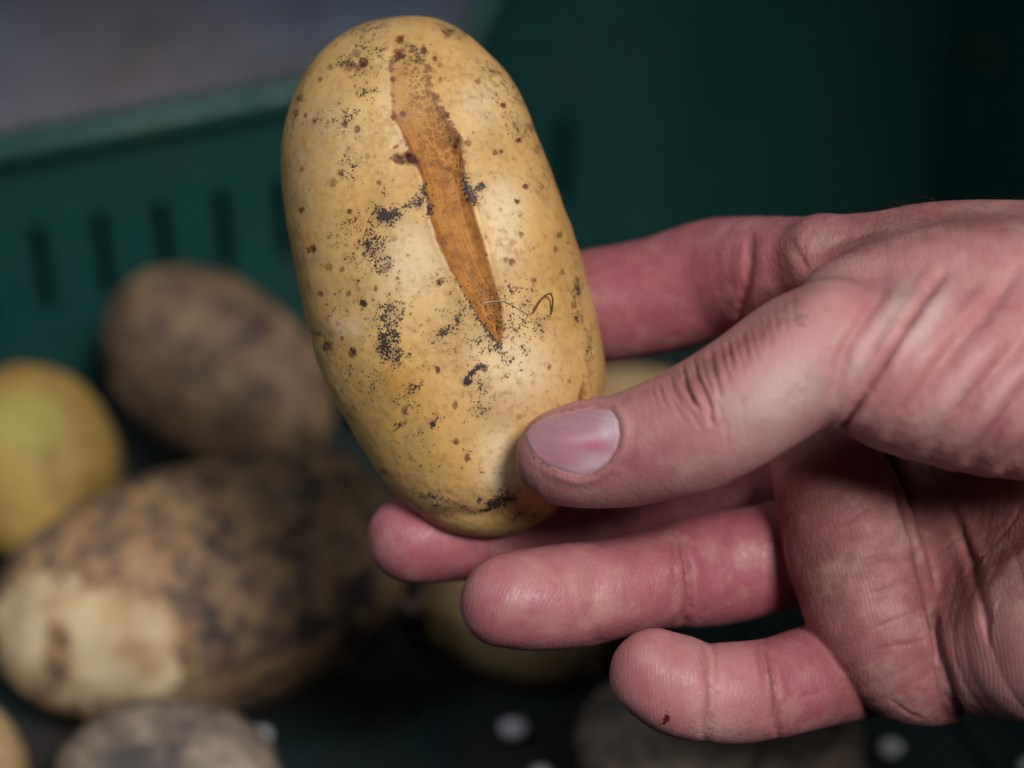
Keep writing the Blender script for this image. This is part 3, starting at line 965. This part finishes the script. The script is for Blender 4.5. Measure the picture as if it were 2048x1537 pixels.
def surface_nets(sdf, lo, hi, cell, block=7):
    lo = np.array(lo, np.float64); hi = np.array(hi, np.float64)
    bs = cell * block
    nb = np.ceil((hi - lo) / bs).astype(int)
    ib = np.stack(np.meshgrid(*[np.arange(n) for n in nb], indexing='ij'), -1).reshape(-1, 3)
    cen = (lo + (ib + 0.5) * bs).astype(np.float32)
    d = np.concatenate([sdf(c) for c in np.array_split(cen, max(1, len(cen) // 3000))])
    ib = ib[np.abs(d) < bs * 0.95]
    o_ = np.lexsort((ib[:, 2] // 6, ib[:, 1] // 6, ib[:, 0] // 6)); ib = ib[o_]
    m = block + 1
    loc = np.stack(np.meshgrid(np.arange(m), np.arange(m), np.arange(m), indexing='ij'), -1).reshape(-1, 3)
    NX, NY, NZ = (nb * block + 2)
    def key(c): return (c[..., 0].astype(np.int64) * NY + c[..., 1]) * NZ + c[..., 2]
    cell_keys, cell_pos, e_cells = [], [], []
    for chunk in np.array_split(ib, max(1, len(ib) // 120)):
        gi = chunk[:, None, :] * block + loc[None]
        pts = (lo + gi * cell).astype(np.float32)
        v = sdf(pts.reshape(-1, 3)).reshape(len(chunk), m, m, m)
        gi = gi.reshape(len(chunk), m, m, m, 3)
        s = v < 0
        # cells
        c8 = [s[:, a:a + block, b:b + block, c:c + block] for a in (0, 1) for b in (0, 1) for c in (0, 1)]
        cnt = sum(x.astype(np.int8) for x in c8)
        w = np.nonzero((cnt > 0) & (cnt < 8))
        if len(w[0]) == 0: continue
        acc = np.zeros((len(w[0]), 3)); num = np.zeros(len(w[0]))
        offs = [(a, b, c) for a in (0, 1) for b in (0, 1) for c in (0, 1)]
        val = {o: v[w[0], w[1] + o[0], w[2] + o[1], w[3] + o[2]] for o in offs}
        for o in offs:
            for ax in range(3):
                if o[ax] == 0:
                    o2 = list(o); o2[ax] = 1; o2 = tuple(o2)
                    a, b = val[o], val[o2]
                    x = (a < 0) != (b < 0)
                    t = np.where(x, a / np.where(x, a - b, 1), 0)
                    pos = np.tile(np.array(o, float), (len(a), 1)); pos[:, ax] = t
                    acc[x] += pos[x]; num[x] += 1
        base = gi[w[0], w[1], w[2], w[3]]
        cell_keys.append(key(base)); cell_pos.append(lo + (base + acc / num[:, None]) * cell)
        # edges strictly owned: start corner inside 0..block-1
        for ax in range(3):
            sl0 = [slice(None), slice(0, block), slice(0, block), slice(0, block)]
            sl1 = list(sl0); sl1[1 + ax] = slice(1, block + 1)
            a = s[tuple(sl0)]; b = s[tuple(sl1)]
            x = np.nonzero(a != b)
            g0 = gi[x[0], x[1], x[2], x[3]]
            flip = a[x]
            e_cells.append((ax, g0, flip))
    keys = np.concatenate(cell_keys); pos = np.concatenate(cell_pos)
    keys, u = np.unique(keys, return_index=True); pos = pos[u]
    quads = []
    for ax, g0, flip in e_cells:
        b, c = (ax + 1) % 3, (ax + 2) % 3
        qs = []
        for (ob, oc) in ((0, 0), (-1, 0), (-1, -1), (0, -1)):
            g = g0.copy(); g[:, b] += ob; g[:, c] += oc
            qs.append(key(g))
        q = np.stack(qs, -1)
        q[~flip] = q[~flip][:, ::-1]
        quads.append(q)
    q = np.concatenate(quads)
    ix = np.searchsorted(keys, q); ix = np.clip(ix, 0, len(keys) - 1)
    ok = (keys[ix] == q).all(1)
    return pos, ix[ok][:, ::-1]


def grad(sdf, P, e=0.25):
    P = P.astype(np.float32)
    out = []
    for c in np.array_split(P, max(1, len(P) // 6000)):
        out.append(np.stack([sdf(c + np.array(v, np.float32) * e) - sdf(c - np.array(v, np.float32) * e) for v in ((1, 0, 0), (0, 1, 0), (0, 0, 1))], -1) / (2 * e))
    return np.concatenate(out)


def chunked(sdf, P):
    return np.concatenate([sdf(c) for c in np.array_split(P.astype(np.float32), max(1, len(P) // 6000))])


CREASES = [
    # (polyline px, half width px, depth mm, dz range, shadow colour)
    # thumb knuckle
    ([(1366, 733), (1372, 770), (1385, 800), (1402, 822)], 4, 0.75, (-40, 0)),
    ([(1340, 752), (1348, 782), (1362, 806)], 4, 0.40, (-40, 0)),
    ([(1318, 772), (1326, 800), (1338, 820)], 4, 0.28, (-40, 0)),
    ([(1388, 722), (1394, 750), (1408, 780), (1420, 815), (1422, 850)], 4, 0.85, (-40, 0)),
    ([(1420, 700), (1426, 735), (1436, 770), (1440, 800)], 4, 0.55, (-40, 0)),
    ([(1455, 682), (1460, 715), (1466, 745)], 4, 0.38, (-40, 0)),
    ([(1486, 662), (1492, 700), (1498, 730)], 6, 0.25, (-40, 0)),
    ([(1520, 640), (1528, 680)], 6, 0.2, (-40, 0)),
    # fine wrinkles over the thumb's knuckle
    *[([(x0, y0), (x0 + 5 + j, y0 + l * 0.35), (x0 + 12 + 2 * j, y0 + l * 0.7), (x0 + 16 + 3 * j, y0 + l)], 3.6, dp, (-40, 0)) for (x0, y0, l, j, dp) in
      [(1302, 772, 44, 0, .14), (1330, 756, 60, 2, .2), (1354, 742, 58, 2, .22), (1378, 728, 60, 3, .3), (1402, 714, 84, 3, .3), (1412, 706, 60, 0, .25), (1440, 692, 76, 1, .32), (1452, 684, 50, 1, .22), (1470, 674, 66, 0, .28), (1480, 668, 40, -1, .2), (1500, 654, 70, 0, .24), (1512, 646, 50, -2, .18), (1532, 632, 66, -2, .2), (1546, 620, 46, -2, .16), (1566, 604, 60, -3, .18), (1584, 588, 50, -4, .15), (1404, 800, 50, 2, .25), (1436, 800, 60, 0, .18), (1380, 820, 40, 2, .2), (1350, 812, 40, 3, .16), (1452, 850, 60, -3, .12), (1484, 790, 90, -3, .10)]],
    # thumb base and thenar folds
    ([(1640, 920), (1664, 885), (1684, 858), (1702, 832), (1730, 790), (1765, 730), (1800, 672), (1845, 600), (1885, 545)], 8, 1.15, (-50, 10)),
    ([(1668, 800), (1678, 745), (1690, 700), (1715, 655), (1745, 610), (1775, 575)], 11, 0.8, (-50, 10)),
    ([(1772, 885), (1820, 815), (1870, 745), (1930, 670), (1990, 600), (2040, 530)], 15, 1.25, (-50, 10)),
    ([(1850, 918), (1900, 860), (1960, 780), (2020, 710), (2060, 660)], 15, 1.25, (-50, 10)),
    ([(1930, 935), (1985, 870), (2048, 790), (2100, 730)], 15, 1.25, (-50, 10)),
    ([(2000, 950), (2060, 880), (2120, 800)], 15, 1.25, (-50, 10)),
    ([(1820, 640), (1860, 585), (1895, 545)], 10, 0.35, (-50, 10)),
    ([(1890, 650), (1930, 600), (1975, 550)], 12, 0.3, (-50, 10)),
    # web and index
    ([(1498, 462), (1500, 510), (1492, 570), (1480, 640), (1474, 690)], 9, 0.7, (5, 70)),
    ([(1580, 480), (1598, 510), (1612, 545)], 9, 0.35, (-20, 40)),
    ([(1630, 455), (1612, 480), (1605, 505)], 7, 0.2, (-20, 40)),
    ([(1645, 500), (1690, 480), (1740, 470)], 7, 0.5, (-40, 30)),
    # ring finger
    ([(1178, 1085), (1192, 1140), (1194, 1200), (1190, 1250), (1196, 1300)], 22, 0.9, (0, 40)),
    ([(1358, 1065), (1366, 1110), (1376, 1150), (1378, 1200), (1362, 1255)], 8, 1.3, (5, 50)),
    ([(1338, 1075), (1344, 1130), (1350, 1200)], 8, 0.5, (5, 50)),
    ([(1450, 1040), (1455, 1100)], 9, 0.3, (5, 50)),
    # little finger
    ([(1404, 1285), (1414, 1330), (1418, 1390), (1414, 1440), (1408, 1490)], 9, 0.6, (-20, 20)),
    ([(1424, 1285), (1432, 1340), (1430, 1420)], 6, 0.3, (-20, 20)),
    ([(1528, 1275), (1542, 1330), (1552, 1400), (1556, 1480)], 6, 0.8, (-20, 25)),
    ([(1512, 1280), (1524, 1340), (1530, 1390)], 6, 0.4, (-20, 25)),
    ([(1602, 1400), (1612, 1390), (1640, 1388)], 4, 0.25, (-20, 25)),
    # folds beside the finger-base pad
    ([(1755, 870), (1780, 930), (1808, 1010), (1834, 1100), (1858, 1200), (1882, 1310), (1918, 1410), (1950, 1470)], 8, 1.3, (-10, 60)),
    ([(1872, 930), (1895, 990), (1920, 1060), (1945, 1130), (1968, 1210), (1985, 1290)], 9, 0.9, (-10, 60)),
    # palm lines
    ([(1640, 1062), (1690, 1045), (1735, 1015), (1765, 985)], 5, 0.16, (-20, 30)),
    ([(1715, 1130), (1760, 1118), (1800, 1116), (1835, 1122)], 6, 0.30, (-20, 30)),
    ([(1745, 1190), (1790, 1172), (1830, 1158)], 4, 0.28, (-20, 30)),
    ([(1735, 1262), (1790, 1240), (1850, 1215)], 4, 0.22, (-20, 30)),
    ([(1745, 1300), (1800, 1290), (1860, 1280)], 4, 0.18, (-20, 30)),
    ([(1870, 1105), (1900, 1090), (1930, 1060)], 4, 0.14, (-20, 45)),
    ([(1895, 1170), (1925, 1155), (1960, 1120), (1985, 1080)], 4, 0.14, (-20, 45)),
    ([(1985, 1090), (2020, 1050), (2048, 1000)], 4, 0.14, (-20, 60)),
    ([(1782, 1400), (1815, 1425), (1850, 1440)], 4, 0.25, (-20, 40)),
    # middle
    ([(965, 1010), (985, 1060), (985, 1130)], 10, 0.6, (10, 60)),
]
NAIL = [(1051, 868), (1058, 893), (1075, 917), (1100, 933), (1130, 945), (1160, 953), (1190, 945), (1217, 926), (1236, 900), (1243, 870), (1240, 842), (1226, 820), (1195, 816), (1150, 822), (1105, 833), (1068, 848)]


def skin_mat():
    t = NT('hand_skin')
    lo = t.noise(55.0, 4, 0.6)
    mid = t.noise(260.0, 3, 0.62)
    hi = t.noise(1300.0, 2, 0.6)
    c = t.mix(t.ramp(lo, 0.3, 0.7), (0.49, 0.21, 0.20, 1), (0.57, 0.29, 0.27, 1))
    c = t.mix(t.math('MULTIPLY', t.attr('red'), t.ramp(mid, 0.3, 0.7, 0.75, 1.0)), c, (0.31, 0.082, 0.105, 1))
    c = t.mix(t.math('MULTIPLY', t.attr('pale'), t.ramp(lo, 0.3, 0.7, 0.7, 1.0)), c, (0.70, 0.50, 0.45, 1))
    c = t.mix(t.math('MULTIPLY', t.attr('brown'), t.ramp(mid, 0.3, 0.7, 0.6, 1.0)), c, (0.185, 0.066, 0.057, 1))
    c = t.mix(t.ramp(mid, 0.48, 0.72, 0, 0.30), c, (0.40, 0.14, 0.13, 1))
    c = t.mix(t.ramp(t.noise(110.0, 3, 0.6), 0.5, 0.7, 0, 0.30), c, (0.52, 0.33, 0.27, 1))
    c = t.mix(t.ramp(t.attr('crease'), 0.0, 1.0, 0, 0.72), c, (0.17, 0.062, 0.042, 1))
    dm = t.ramp(t.math('ADD', t.math('MULTIPLY', hi, 0.75), t.math('MULTIPLY', t.attr('soil'), 0.5)), 0.62, 0.75)
    c = t.mix(t.math('MULTIPLY', dm, 0.75), c, (0.13, 0.085, 0.06, 1))
    bm = t.ramp(t.math('ADD', t.math('MULTIPLY', hi, 0.8), t.math('MULTIPLY', t.attr('blood'), 0.5)), 0.66, 0.78)
    c = t.mix(bm, c, (0.11, 0.012, 0.008, 1))
    # friction ridges
    ph = t.math('ADD', t.attr('ridge_u'), t.math('MULTIPLY', t.noise(120.0, 2, 0.5), 1.2))
    rid = t.math('MULTIPLY', t.math('SINE', t.math('MULTIPLY', ph, 2 * math.pi)), t.attr('ridge_m'))
    # fine dry skin lines on the back of the thumb
    ln = t.noise(620.0, 2, 0.7, t.mapping((1.0, 0.28, 0.28), (0, 0, 0.3)))
    vor = t.n('TexVoronoi', feature='DISTANCE_TO_EDGE'); vor.inputs['Scale'].default_value = 900.0
    t.lk(t.mapping((1.0, 0.45, 0.45), (0, 0, 0.3)), vor.inputs['Vector'])
    vd = t.ramp(vor.outputs['Distance'], 0.0, 0.14)
    notr = t.math('SUBTRACT', 1.0, t.attr('ridge_m'), clamp=True)
    h1 = t.math('MULTIPLY', rid, 0.10)
    h2 = t.math('MULTIPLY', t.math('ADD', t.math('MULTIPLY', ln, 0.7), t.math('MULTIPLY', vd, 0.32)), notr)
    hh = t.math('ADD', t.math('ADD', h1, h2), t.math('MULTIPLY', hi, 0.45))
    c = t.mix(t.math('MULTIPLY', t.math('MULTIPLY', t.math('SUBTRACT', 0.0, rid), 0.16), 1.0, clamp=True), c, (0.25, 0.10, 0.09, 1))
    rough = t.ramp(hi, 0.3, 0.7, 0.44, 0.60)
    rough = t.math('SUBTRACT', rough, t.math('MULTIPLY', t.attr('ridge_m'), 0.04))
    rough = t.math('ADD', rough, t.math('MULTIPLY', t.attr('brown'), 0.16))
    t.set(Base_Color=c, Roughness=rough, Normal=t.bump(hh, 0.00016, 0.9))
    t.b.inputs['Specular IOR Level'].default_value = 0.42
    t.b.inputs['Subsurface Weight'].default_value = 0.10
    t.b.inputs['Subsurface Radius'].default_value = (1.0, 0.32, 0.20)
    t.b.inputs['Subsurface Scale'].default_value = 0.0022
    return t.m


CELL = 0.37
lo = (-52, -42, 395); hi = (205, 92, 515)
HV, HQ = surface_nets(hand_sdf, lo, hi, CELL)
for _ in range(1):
    g_ = grad(hand_sdf, HV)
    gn = (g_ ** 2).sum(1)
    HV = HV - g_ * (np.clip(chunked(hand_sdf, HV), -0.5, 0.5) / np.maximum(gn, 0.2))[:, None]
HN = grad(hand_sdf, HV, 0.5); HN /= np.linalg.norm(HN, axis=1)[:, None] + 1e-9


def hand_detail(P, Nn):
    qx = P[:, 0] / P[:, 2] * FPX + CX; qy = P[:, 1] / P[:, 2] * FPX + CY
    dz = P[:, 2] - FOCUS
    view = P / np.linalg.norm(P, axis=1)[:, None]
    facing = -(Nn * view).sum(1)
    fr = sstep(-0.15, 0.15, facing)
    h = 0.35 * fbm(P, 0.055, 2, 51) + 0.08 * vnoise(P, 0.22, 52)
    crease = np.zeros(len(P))
    for (pl, w, dep, (z0, z1)) in CREASES:
        xs = [p[0] for p in pl]; ys = [p[1] for p in pl]
        mg = max(60, 5.5 * w)
        m = np.nonzero((qx > min(xs) - mg) & (qx < max(xs) + mg) & (qy > min(ys) - mg) & (qy < max(ys) + mg) & (dz > z0) & (dz < z1) & (fr > 0))[0]
        if not len(m): continue
        sm = [tuple(p) for p in catmull([(a, b) for a, b in pl], 4)]
        d, t = seg_dist2(qx[m], qy[m], sm)
        d = np.abs(d + 2.0 * vnoise(P[m], 0.7, 60) + (3.0 if w > 5 else 1.0) * vnoise(P[m], 0.25, 61))
        endf = np.sin(np.clip(t, 0.0, 1.0) * np.pi) ** 0.5
        endf = np.maximum(endf, 0.15)
        prof = -np.exp(-(d / w) ** 2) + (0.16 if w < 7 else 0.34 if w < 18 else 0.0) * np.exp(-((d - 2.4 * w) / (1.5 * w)) ** 2)
        h[m] += dep * prof * endf * fr[m]
        crease[m] = np.maximum(crease[m], np.exp(-(d / (min(w, 7) * 0.7)) ** 2) * endf * fr[m] * min(1.0, 0.25 + dep * 0.6) * (1.0 if w < 10 else 0.25))  # crease colour: dirt, darkened further to make up for weak shading
    g = lambda x, y, sx, sy, r=0.0, z0=-99, z1=99: np.exp(-(((qx - x) * math.cos(r) + (qy - y) * math.sin(r)) / sx) ** 2 - ((-(qx - x) * math.sin(r) + (qy - y) * math.cos(r)) / sy) ** 2) * (dz > z0) * (dz < z1) * fr
    # nail bed and folds
    thumbz = (dz < -5) * fr
    sdn = poly_sd(qx, qy, NAIL)
    h += -0.70 * sstep(0, 9, sdn) * thumbz
    h += 0.40 * np.exp(-((sdn + 11) / 9.0) ** 2) * thumbz * sstep(1040, 1150, qx)
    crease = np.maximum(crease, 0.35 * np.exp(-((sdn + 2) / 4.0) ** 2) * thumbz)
    # fleshy bulges
    h += 0.8 * g(1348, 1135, 22, 50, 0, 0, 50) + 0.7 * g(1480, 1390, 45, 60, 0, -20, 30) + 0.5 * g(1620, 1120, 60, 70) + 0.6 * g(1650, 990, 60, 60, 0, -30, 25)
    h += 0.7 * g(1395, 790, 10, 26, -.3, -40, 0) + 0.5 * g(1290, 870, 40, 40, 0, -40, 0) * 0
    thumbm = (dz < 2)
    pale = 0.9 * g(1560, 790, 110, 60, -.5, -60, 5) + 0.8 * g(1790, 620, 22, 70, .55, -60, 5) + 0.9 * g(1860, 640, 24, 80, .6, -60, 5) + 0.5 * g(1720, 720, 20, 80, .5, -60, 5) + 0.45 * g(1920, 770, 22, 90, .6, -60, 5) + .4 * g(2000, 770, 22, 90, .6, -60, 5) + 0.5 * g(1800, 1065, 40, 50) + 0.35 * g(1440, 800, 20, 40, -.3, -60, 5) + .35 * g(1640, 470, 60, 30)
    red = 0.9 * g(1010, 1230, 110, 90, 0, -30, 60) + 0.75 * g(1300, 1360, 100, 90, 0, -30, 60) + 0.35 * g(820, 1090, 100, 90) + 0.85 * g(1270, 920, 150, 90, 0, -40, 5) * 0.8 + 0.8 * g(1500, 1140, 130, 100, 0, 5, 80) + 0.75 * g(1600, 1390, 130, 90, 0, -30, 40) + 0.6 * g(1660, 1010, 70, 90, 0, -30, 40) + 0.55 * g(1330, 610, 180, 110, 0, 10, 90) + 0.5 * g(1630, 760, 26, 50, .5, -60, 5) + 0.45 * g(1670, 860, 40, 22, 0, -60, 5) + 0.6 * g(1820, 1240, 70, 90, 0, -30, 40) + .5 * g(2000, 860, 80, 70, 0, -60, 5) + 0.5 * g(1330, 1010, 200, 60, 0, 10, 80) + .35 * g(1760, 590, 50, 40, 0, -60, 5)
    red = red + 0.70 * sstep(-6, 10, dz)
    brown = 0.75 * g(1560, 625, 110, 32, -.7, -60, 20) + 0.5 * g(1430, 718, 120, 22, -.55, -60, 5) + 0.6 * g(1700, 480, 130, 50, -.1) + 0.7 * g(1950, 440, 200, 55) + 0.85 * g(1050, 975, 60, 60, 0, -60, 5) + 0.55 * g(1400, 760, 60, 40, -.5, -60, 5) + 0.75 * g(2030, 1100, 150, 190) + 0.5 * g(1650, 1130, 70, 150, .2) + 0.5 * g(1880, 1060, 60, 130, 0, -5, 60) + 0.35 * g(1260, 800, 60, 18, -.3, -60, 5) + 0.3 * g(1240, 1290, 30, 40)  # brown skin, with shade painted on thumb top, thumb tip and palm hollow
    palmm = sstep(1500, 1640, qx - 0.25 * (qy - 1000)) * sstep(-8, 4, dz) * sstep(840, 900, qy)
    brown = brown + 0.72 * palmm * fr  # whole palm darkened in colour to stand for shade
    soil = 0.5 * g(1250, 930, 60, 20, -.6, -60, 5) + 0.45 * np.exp(-((sdn + 2) / 5.0) ** 2) * thumbz + 0.6 * g(1600, 640, 30, 22, 0, -60, 5) + 0.5 * g(1060, 960, 40, 40, 0, -60, 5) + 0.35 * g(1400, 770, 60, 50, 0, -60, 5)
    soil = soil + 0.20 * palmm * fr + 0.16 * sstep(0.1, 0.8, fbm(P, 0.09, 3, 95)) + 0.5 * crease * palmm + 0.3 * g(1225, 1330, 22, 60) + 0.3 * g(935, 1200, 22, 60)
    blood = 1.0 * g(1333, 1438, 9, 13, 0.2, -30, 30) + 0.55 * g(1335, 1405, 5, 24, 0, -30, 30) + .45 * g(1318, 1450, 14, 10, 0, -30, 30)
    ridge_m = np.clip(1.1 * g(1010, 1215, 95, 95, 0, -30, 40) + 0.8 * g(1305, 1365, 85, 90, 0, -30, 40) + 0.8 * g(1850, 1260, 120, 160, 0, -30, 60) + 0.8 * g(1980, 1330, 110, 120, 0, -30, 60) + 0.7 * g(1740, 1130, 70, 150, 0, -30, 40) + 0.6 * g(820, 1085, 80, 80), 0, 1)
    # ridge phase: arcs round the fingertips, near-upright lines on the palm
    u_ring = (np.hypot(qx - 1230, (qy - 1330) * 0.75)) / 8.2
    u_pin = (np.hypot(qx - 1520, (qy - 1330) * 0.5)) / 8.0
    u_palm = (qx - 0.20 * qy + 0.00055 * (qy - 1250) ** 2) / 9.2
    u = np.where(qx > 1590, u_palm, np.where(qy > 1262 + (qx < 1180) * 999, u_pin, u_ring))
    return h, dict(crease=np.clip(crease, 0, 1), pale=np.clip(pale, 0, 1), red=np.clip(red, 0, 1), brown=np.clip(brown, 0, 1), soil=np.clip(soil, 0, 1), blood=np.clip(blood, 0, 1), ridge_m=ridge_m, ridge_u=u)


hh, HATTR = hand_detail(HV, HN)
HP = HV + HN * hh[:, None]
hand_base = to_world(campt(2380, 800, FOCUS + 12))
hand = empty('hand', hand_base)
tag(hand, 'right hand with reddish skin, palm up, pinching the potato between thumb and fingers', 'hand')
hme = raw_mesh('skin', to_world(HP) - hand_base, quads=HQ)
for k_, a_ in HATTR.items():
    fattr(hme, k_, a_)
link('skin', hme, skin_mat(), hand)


# thumbnail: a thin curved plate lying in the nail bed
def nail():
    xs = np.arange(1040, 1256, 2.0); ys = np.arange(804, 966, 2.0)
    GX, GY = np.meshgrid(xs, ys, indexing='ij')
    D = np.full(GX.size, FOCUS - 40.0)
    fx, fy = GX.ravel(), GY.ravel()
    ray = np.stack([(fx - CX) / FPX, (fy - CY) / FPX, np.ones_like(fx)], -1)
    for _ in range(60):
        p = (ray * D[:, None]).astype(np.float32)
        D = D + np.clip(d_chain(p, THUMB), -3, 3) * 0.9
    P = ray * D[:, None]
    Nn = grad(lambda q: d_chain(q, THUMB), P, 0.8); Nn /= np.linalg.norm(Nn, axis=1)[:, None] + 1e-9
    sd = poly_sd(fx, fy, NAIL)
    # gently flatter than the finger, edges tucked into the folds
    lift = -0.85 + 0.78 * sstep(-7, 9, sd) + 0.25 * sstep(0, 60, sd)
    lift = lift + 0.16 * np.exp(-((sd - 3) / 4.0) ** 2) * (fx < 1110)
    P = P + Nn * lift[:, None]
    keep = sd > -7
    Sd = sd.reshape(GX.shape)
    n1, n2 = GX.shape
    idx = np.arange(n1 * n2).reshape(n1, n2)
    q = np.stack([idx[:-1, :-1], idx[1:, :-1], idx[1:, 1:], idx[:-1, 1:]], -1).reshape(-1, 4)
    q = q[keep[q].all(1)]
    used = np.unique(q); rem = -np.ones(n1 * n2, int); rem[used] = np.arange(len(used))
    q = rem[q]
    g = lambda x, y, sx, sy, r=0.0: np.exp(-(((fx - x) * math.cos(r) + (fy - y) * math.sin(r)) / sx) ** 2 - ((-(fx - x) * math.sin(r) + (fy - y) * math.cos(r)) / sy) ** 2)
    base = np.array([0.47, 0.235, 0.275])
    col = np.tile(base, (len(fx), 1))

    def mx(w, c):
        nonlocal col
        w = np.clip(w, 0, 1)[:, None]
        col = col * (1 - w) + np.array(c) * w
    mx(0.75 * g(1225, 850, 26, 40) + .6 * g(1205, 925, 40, 22) + 0.5 * g(1165, 938, 40, 14), (0.62, 0.47, 0.51))
    mx(0.7 * g(1190, 893, 36, 12, .1) + 0.35 * g(1110, 918, 50, 10, .2), (0.50, 0.135, 0.20))
    mx(0.35 * g(1150, 840, 60, 16, -.1), (0.42, 0.25, 0.29))
    st = vnoise(np.stack([fx * 0.012, fy * 0.16 - fx * 0.02, fx * 0], -1), 1.0, 5)
    col *= (1 + 0.06 * st)[:, None]
    rimw = (1 - sstep(2, 7, sd)) * (fx < 1160)
    mx(0.75 * rimw, (0.44, 0.41, 0.37))
    mx(0.8 * (1 - sstep(-0.5, 4.0, sd)) * sstep(-0.5, 0.4, vnoise(np.stack([fx, fy, fx * 0], -1), 0.05, 9)), (0.14, 0.09, 0.07))
    P = P[used]; Nn = Nn[used]; col = col[used]
    W0 = to_world(P) - hand_base
    me = raw_mesh('thumbnail', W0, quads=q)
    vattr(me, 'col', col)
    t = NT('thumbnail')
    n = t.noise(900.0, 3)
    t.set(Base_Color=t.attr('col', 'Color'), Roughness=t.ramp(n, 0.3, 0.7, 0.26, 0.36), Normal=t.bump(n, 0.00004, 0.5))
    t.b.inputs['Subsurface Weight'].default_value = 0.15
    t.b.inputs['Subsurface Scale'].default_value = 0.0012
    o = link('thumbnail', me, t.m, hand)
    m = o.modifiers.new('thickness', 'SOLIDIFY'); m.thickness = 0.0004; m.offset = -1


nail()


# a few fine hairs on the back of the hand
def hairs():
    t = NT('hand_hair'); t.set(Base_Color=(0.05, 0.03, 0.02, 1), Roughness=0.5)
    qx = HP[:, 0] / HP[:, 2] * FPX + CX
    qy = HP[:, 1] / HP[:, 2] * FPX + CY
    cand = np.nonzero((qx > 1780) & (qx < 2150) & (qy > 395) & (qy < 470) & (HN[:, 1] < -0.55))[0]
    pick = np.random.default_rng(3).choice(cand, 34, replace=False)
    VV, QQ, TT_ = [], [], []
    off = 0
    r3 = np.random.default_rng(4)
    for i in pick:
        p = HP[i]; n = HN[i]
        L = r3.uniform(2, 4.5)
        d1 = np.array([-1.0, r3.uniform(-0.5, 0.0), r3.uniform(-0.3, 0.3)])
        pts = [p + (n * (0.9 * s - 0.55 * s * s) * 0.45 + d1 * s * s * 0.8 + d1 * s * 0.35) * L for s in np.linspace(0, 1, 6)]
        Wp = to_world(np.array(pts)) - hand_base
        v, q, tr = tube(Wp, np.linspace(0.000026, 0.000008, 6), 4)
        VV.append(v); QQ.append(q + off); TT_.append(tr + off); off += len(v)
    me = raw_mesh('hair', np.concatenate(VV), quads=np.concatenate(QQ), tris=np.concatenate(TT_))
    o = link('hair', me, t.m, hand)
    o['kind'] = 'stuff'


hairs()
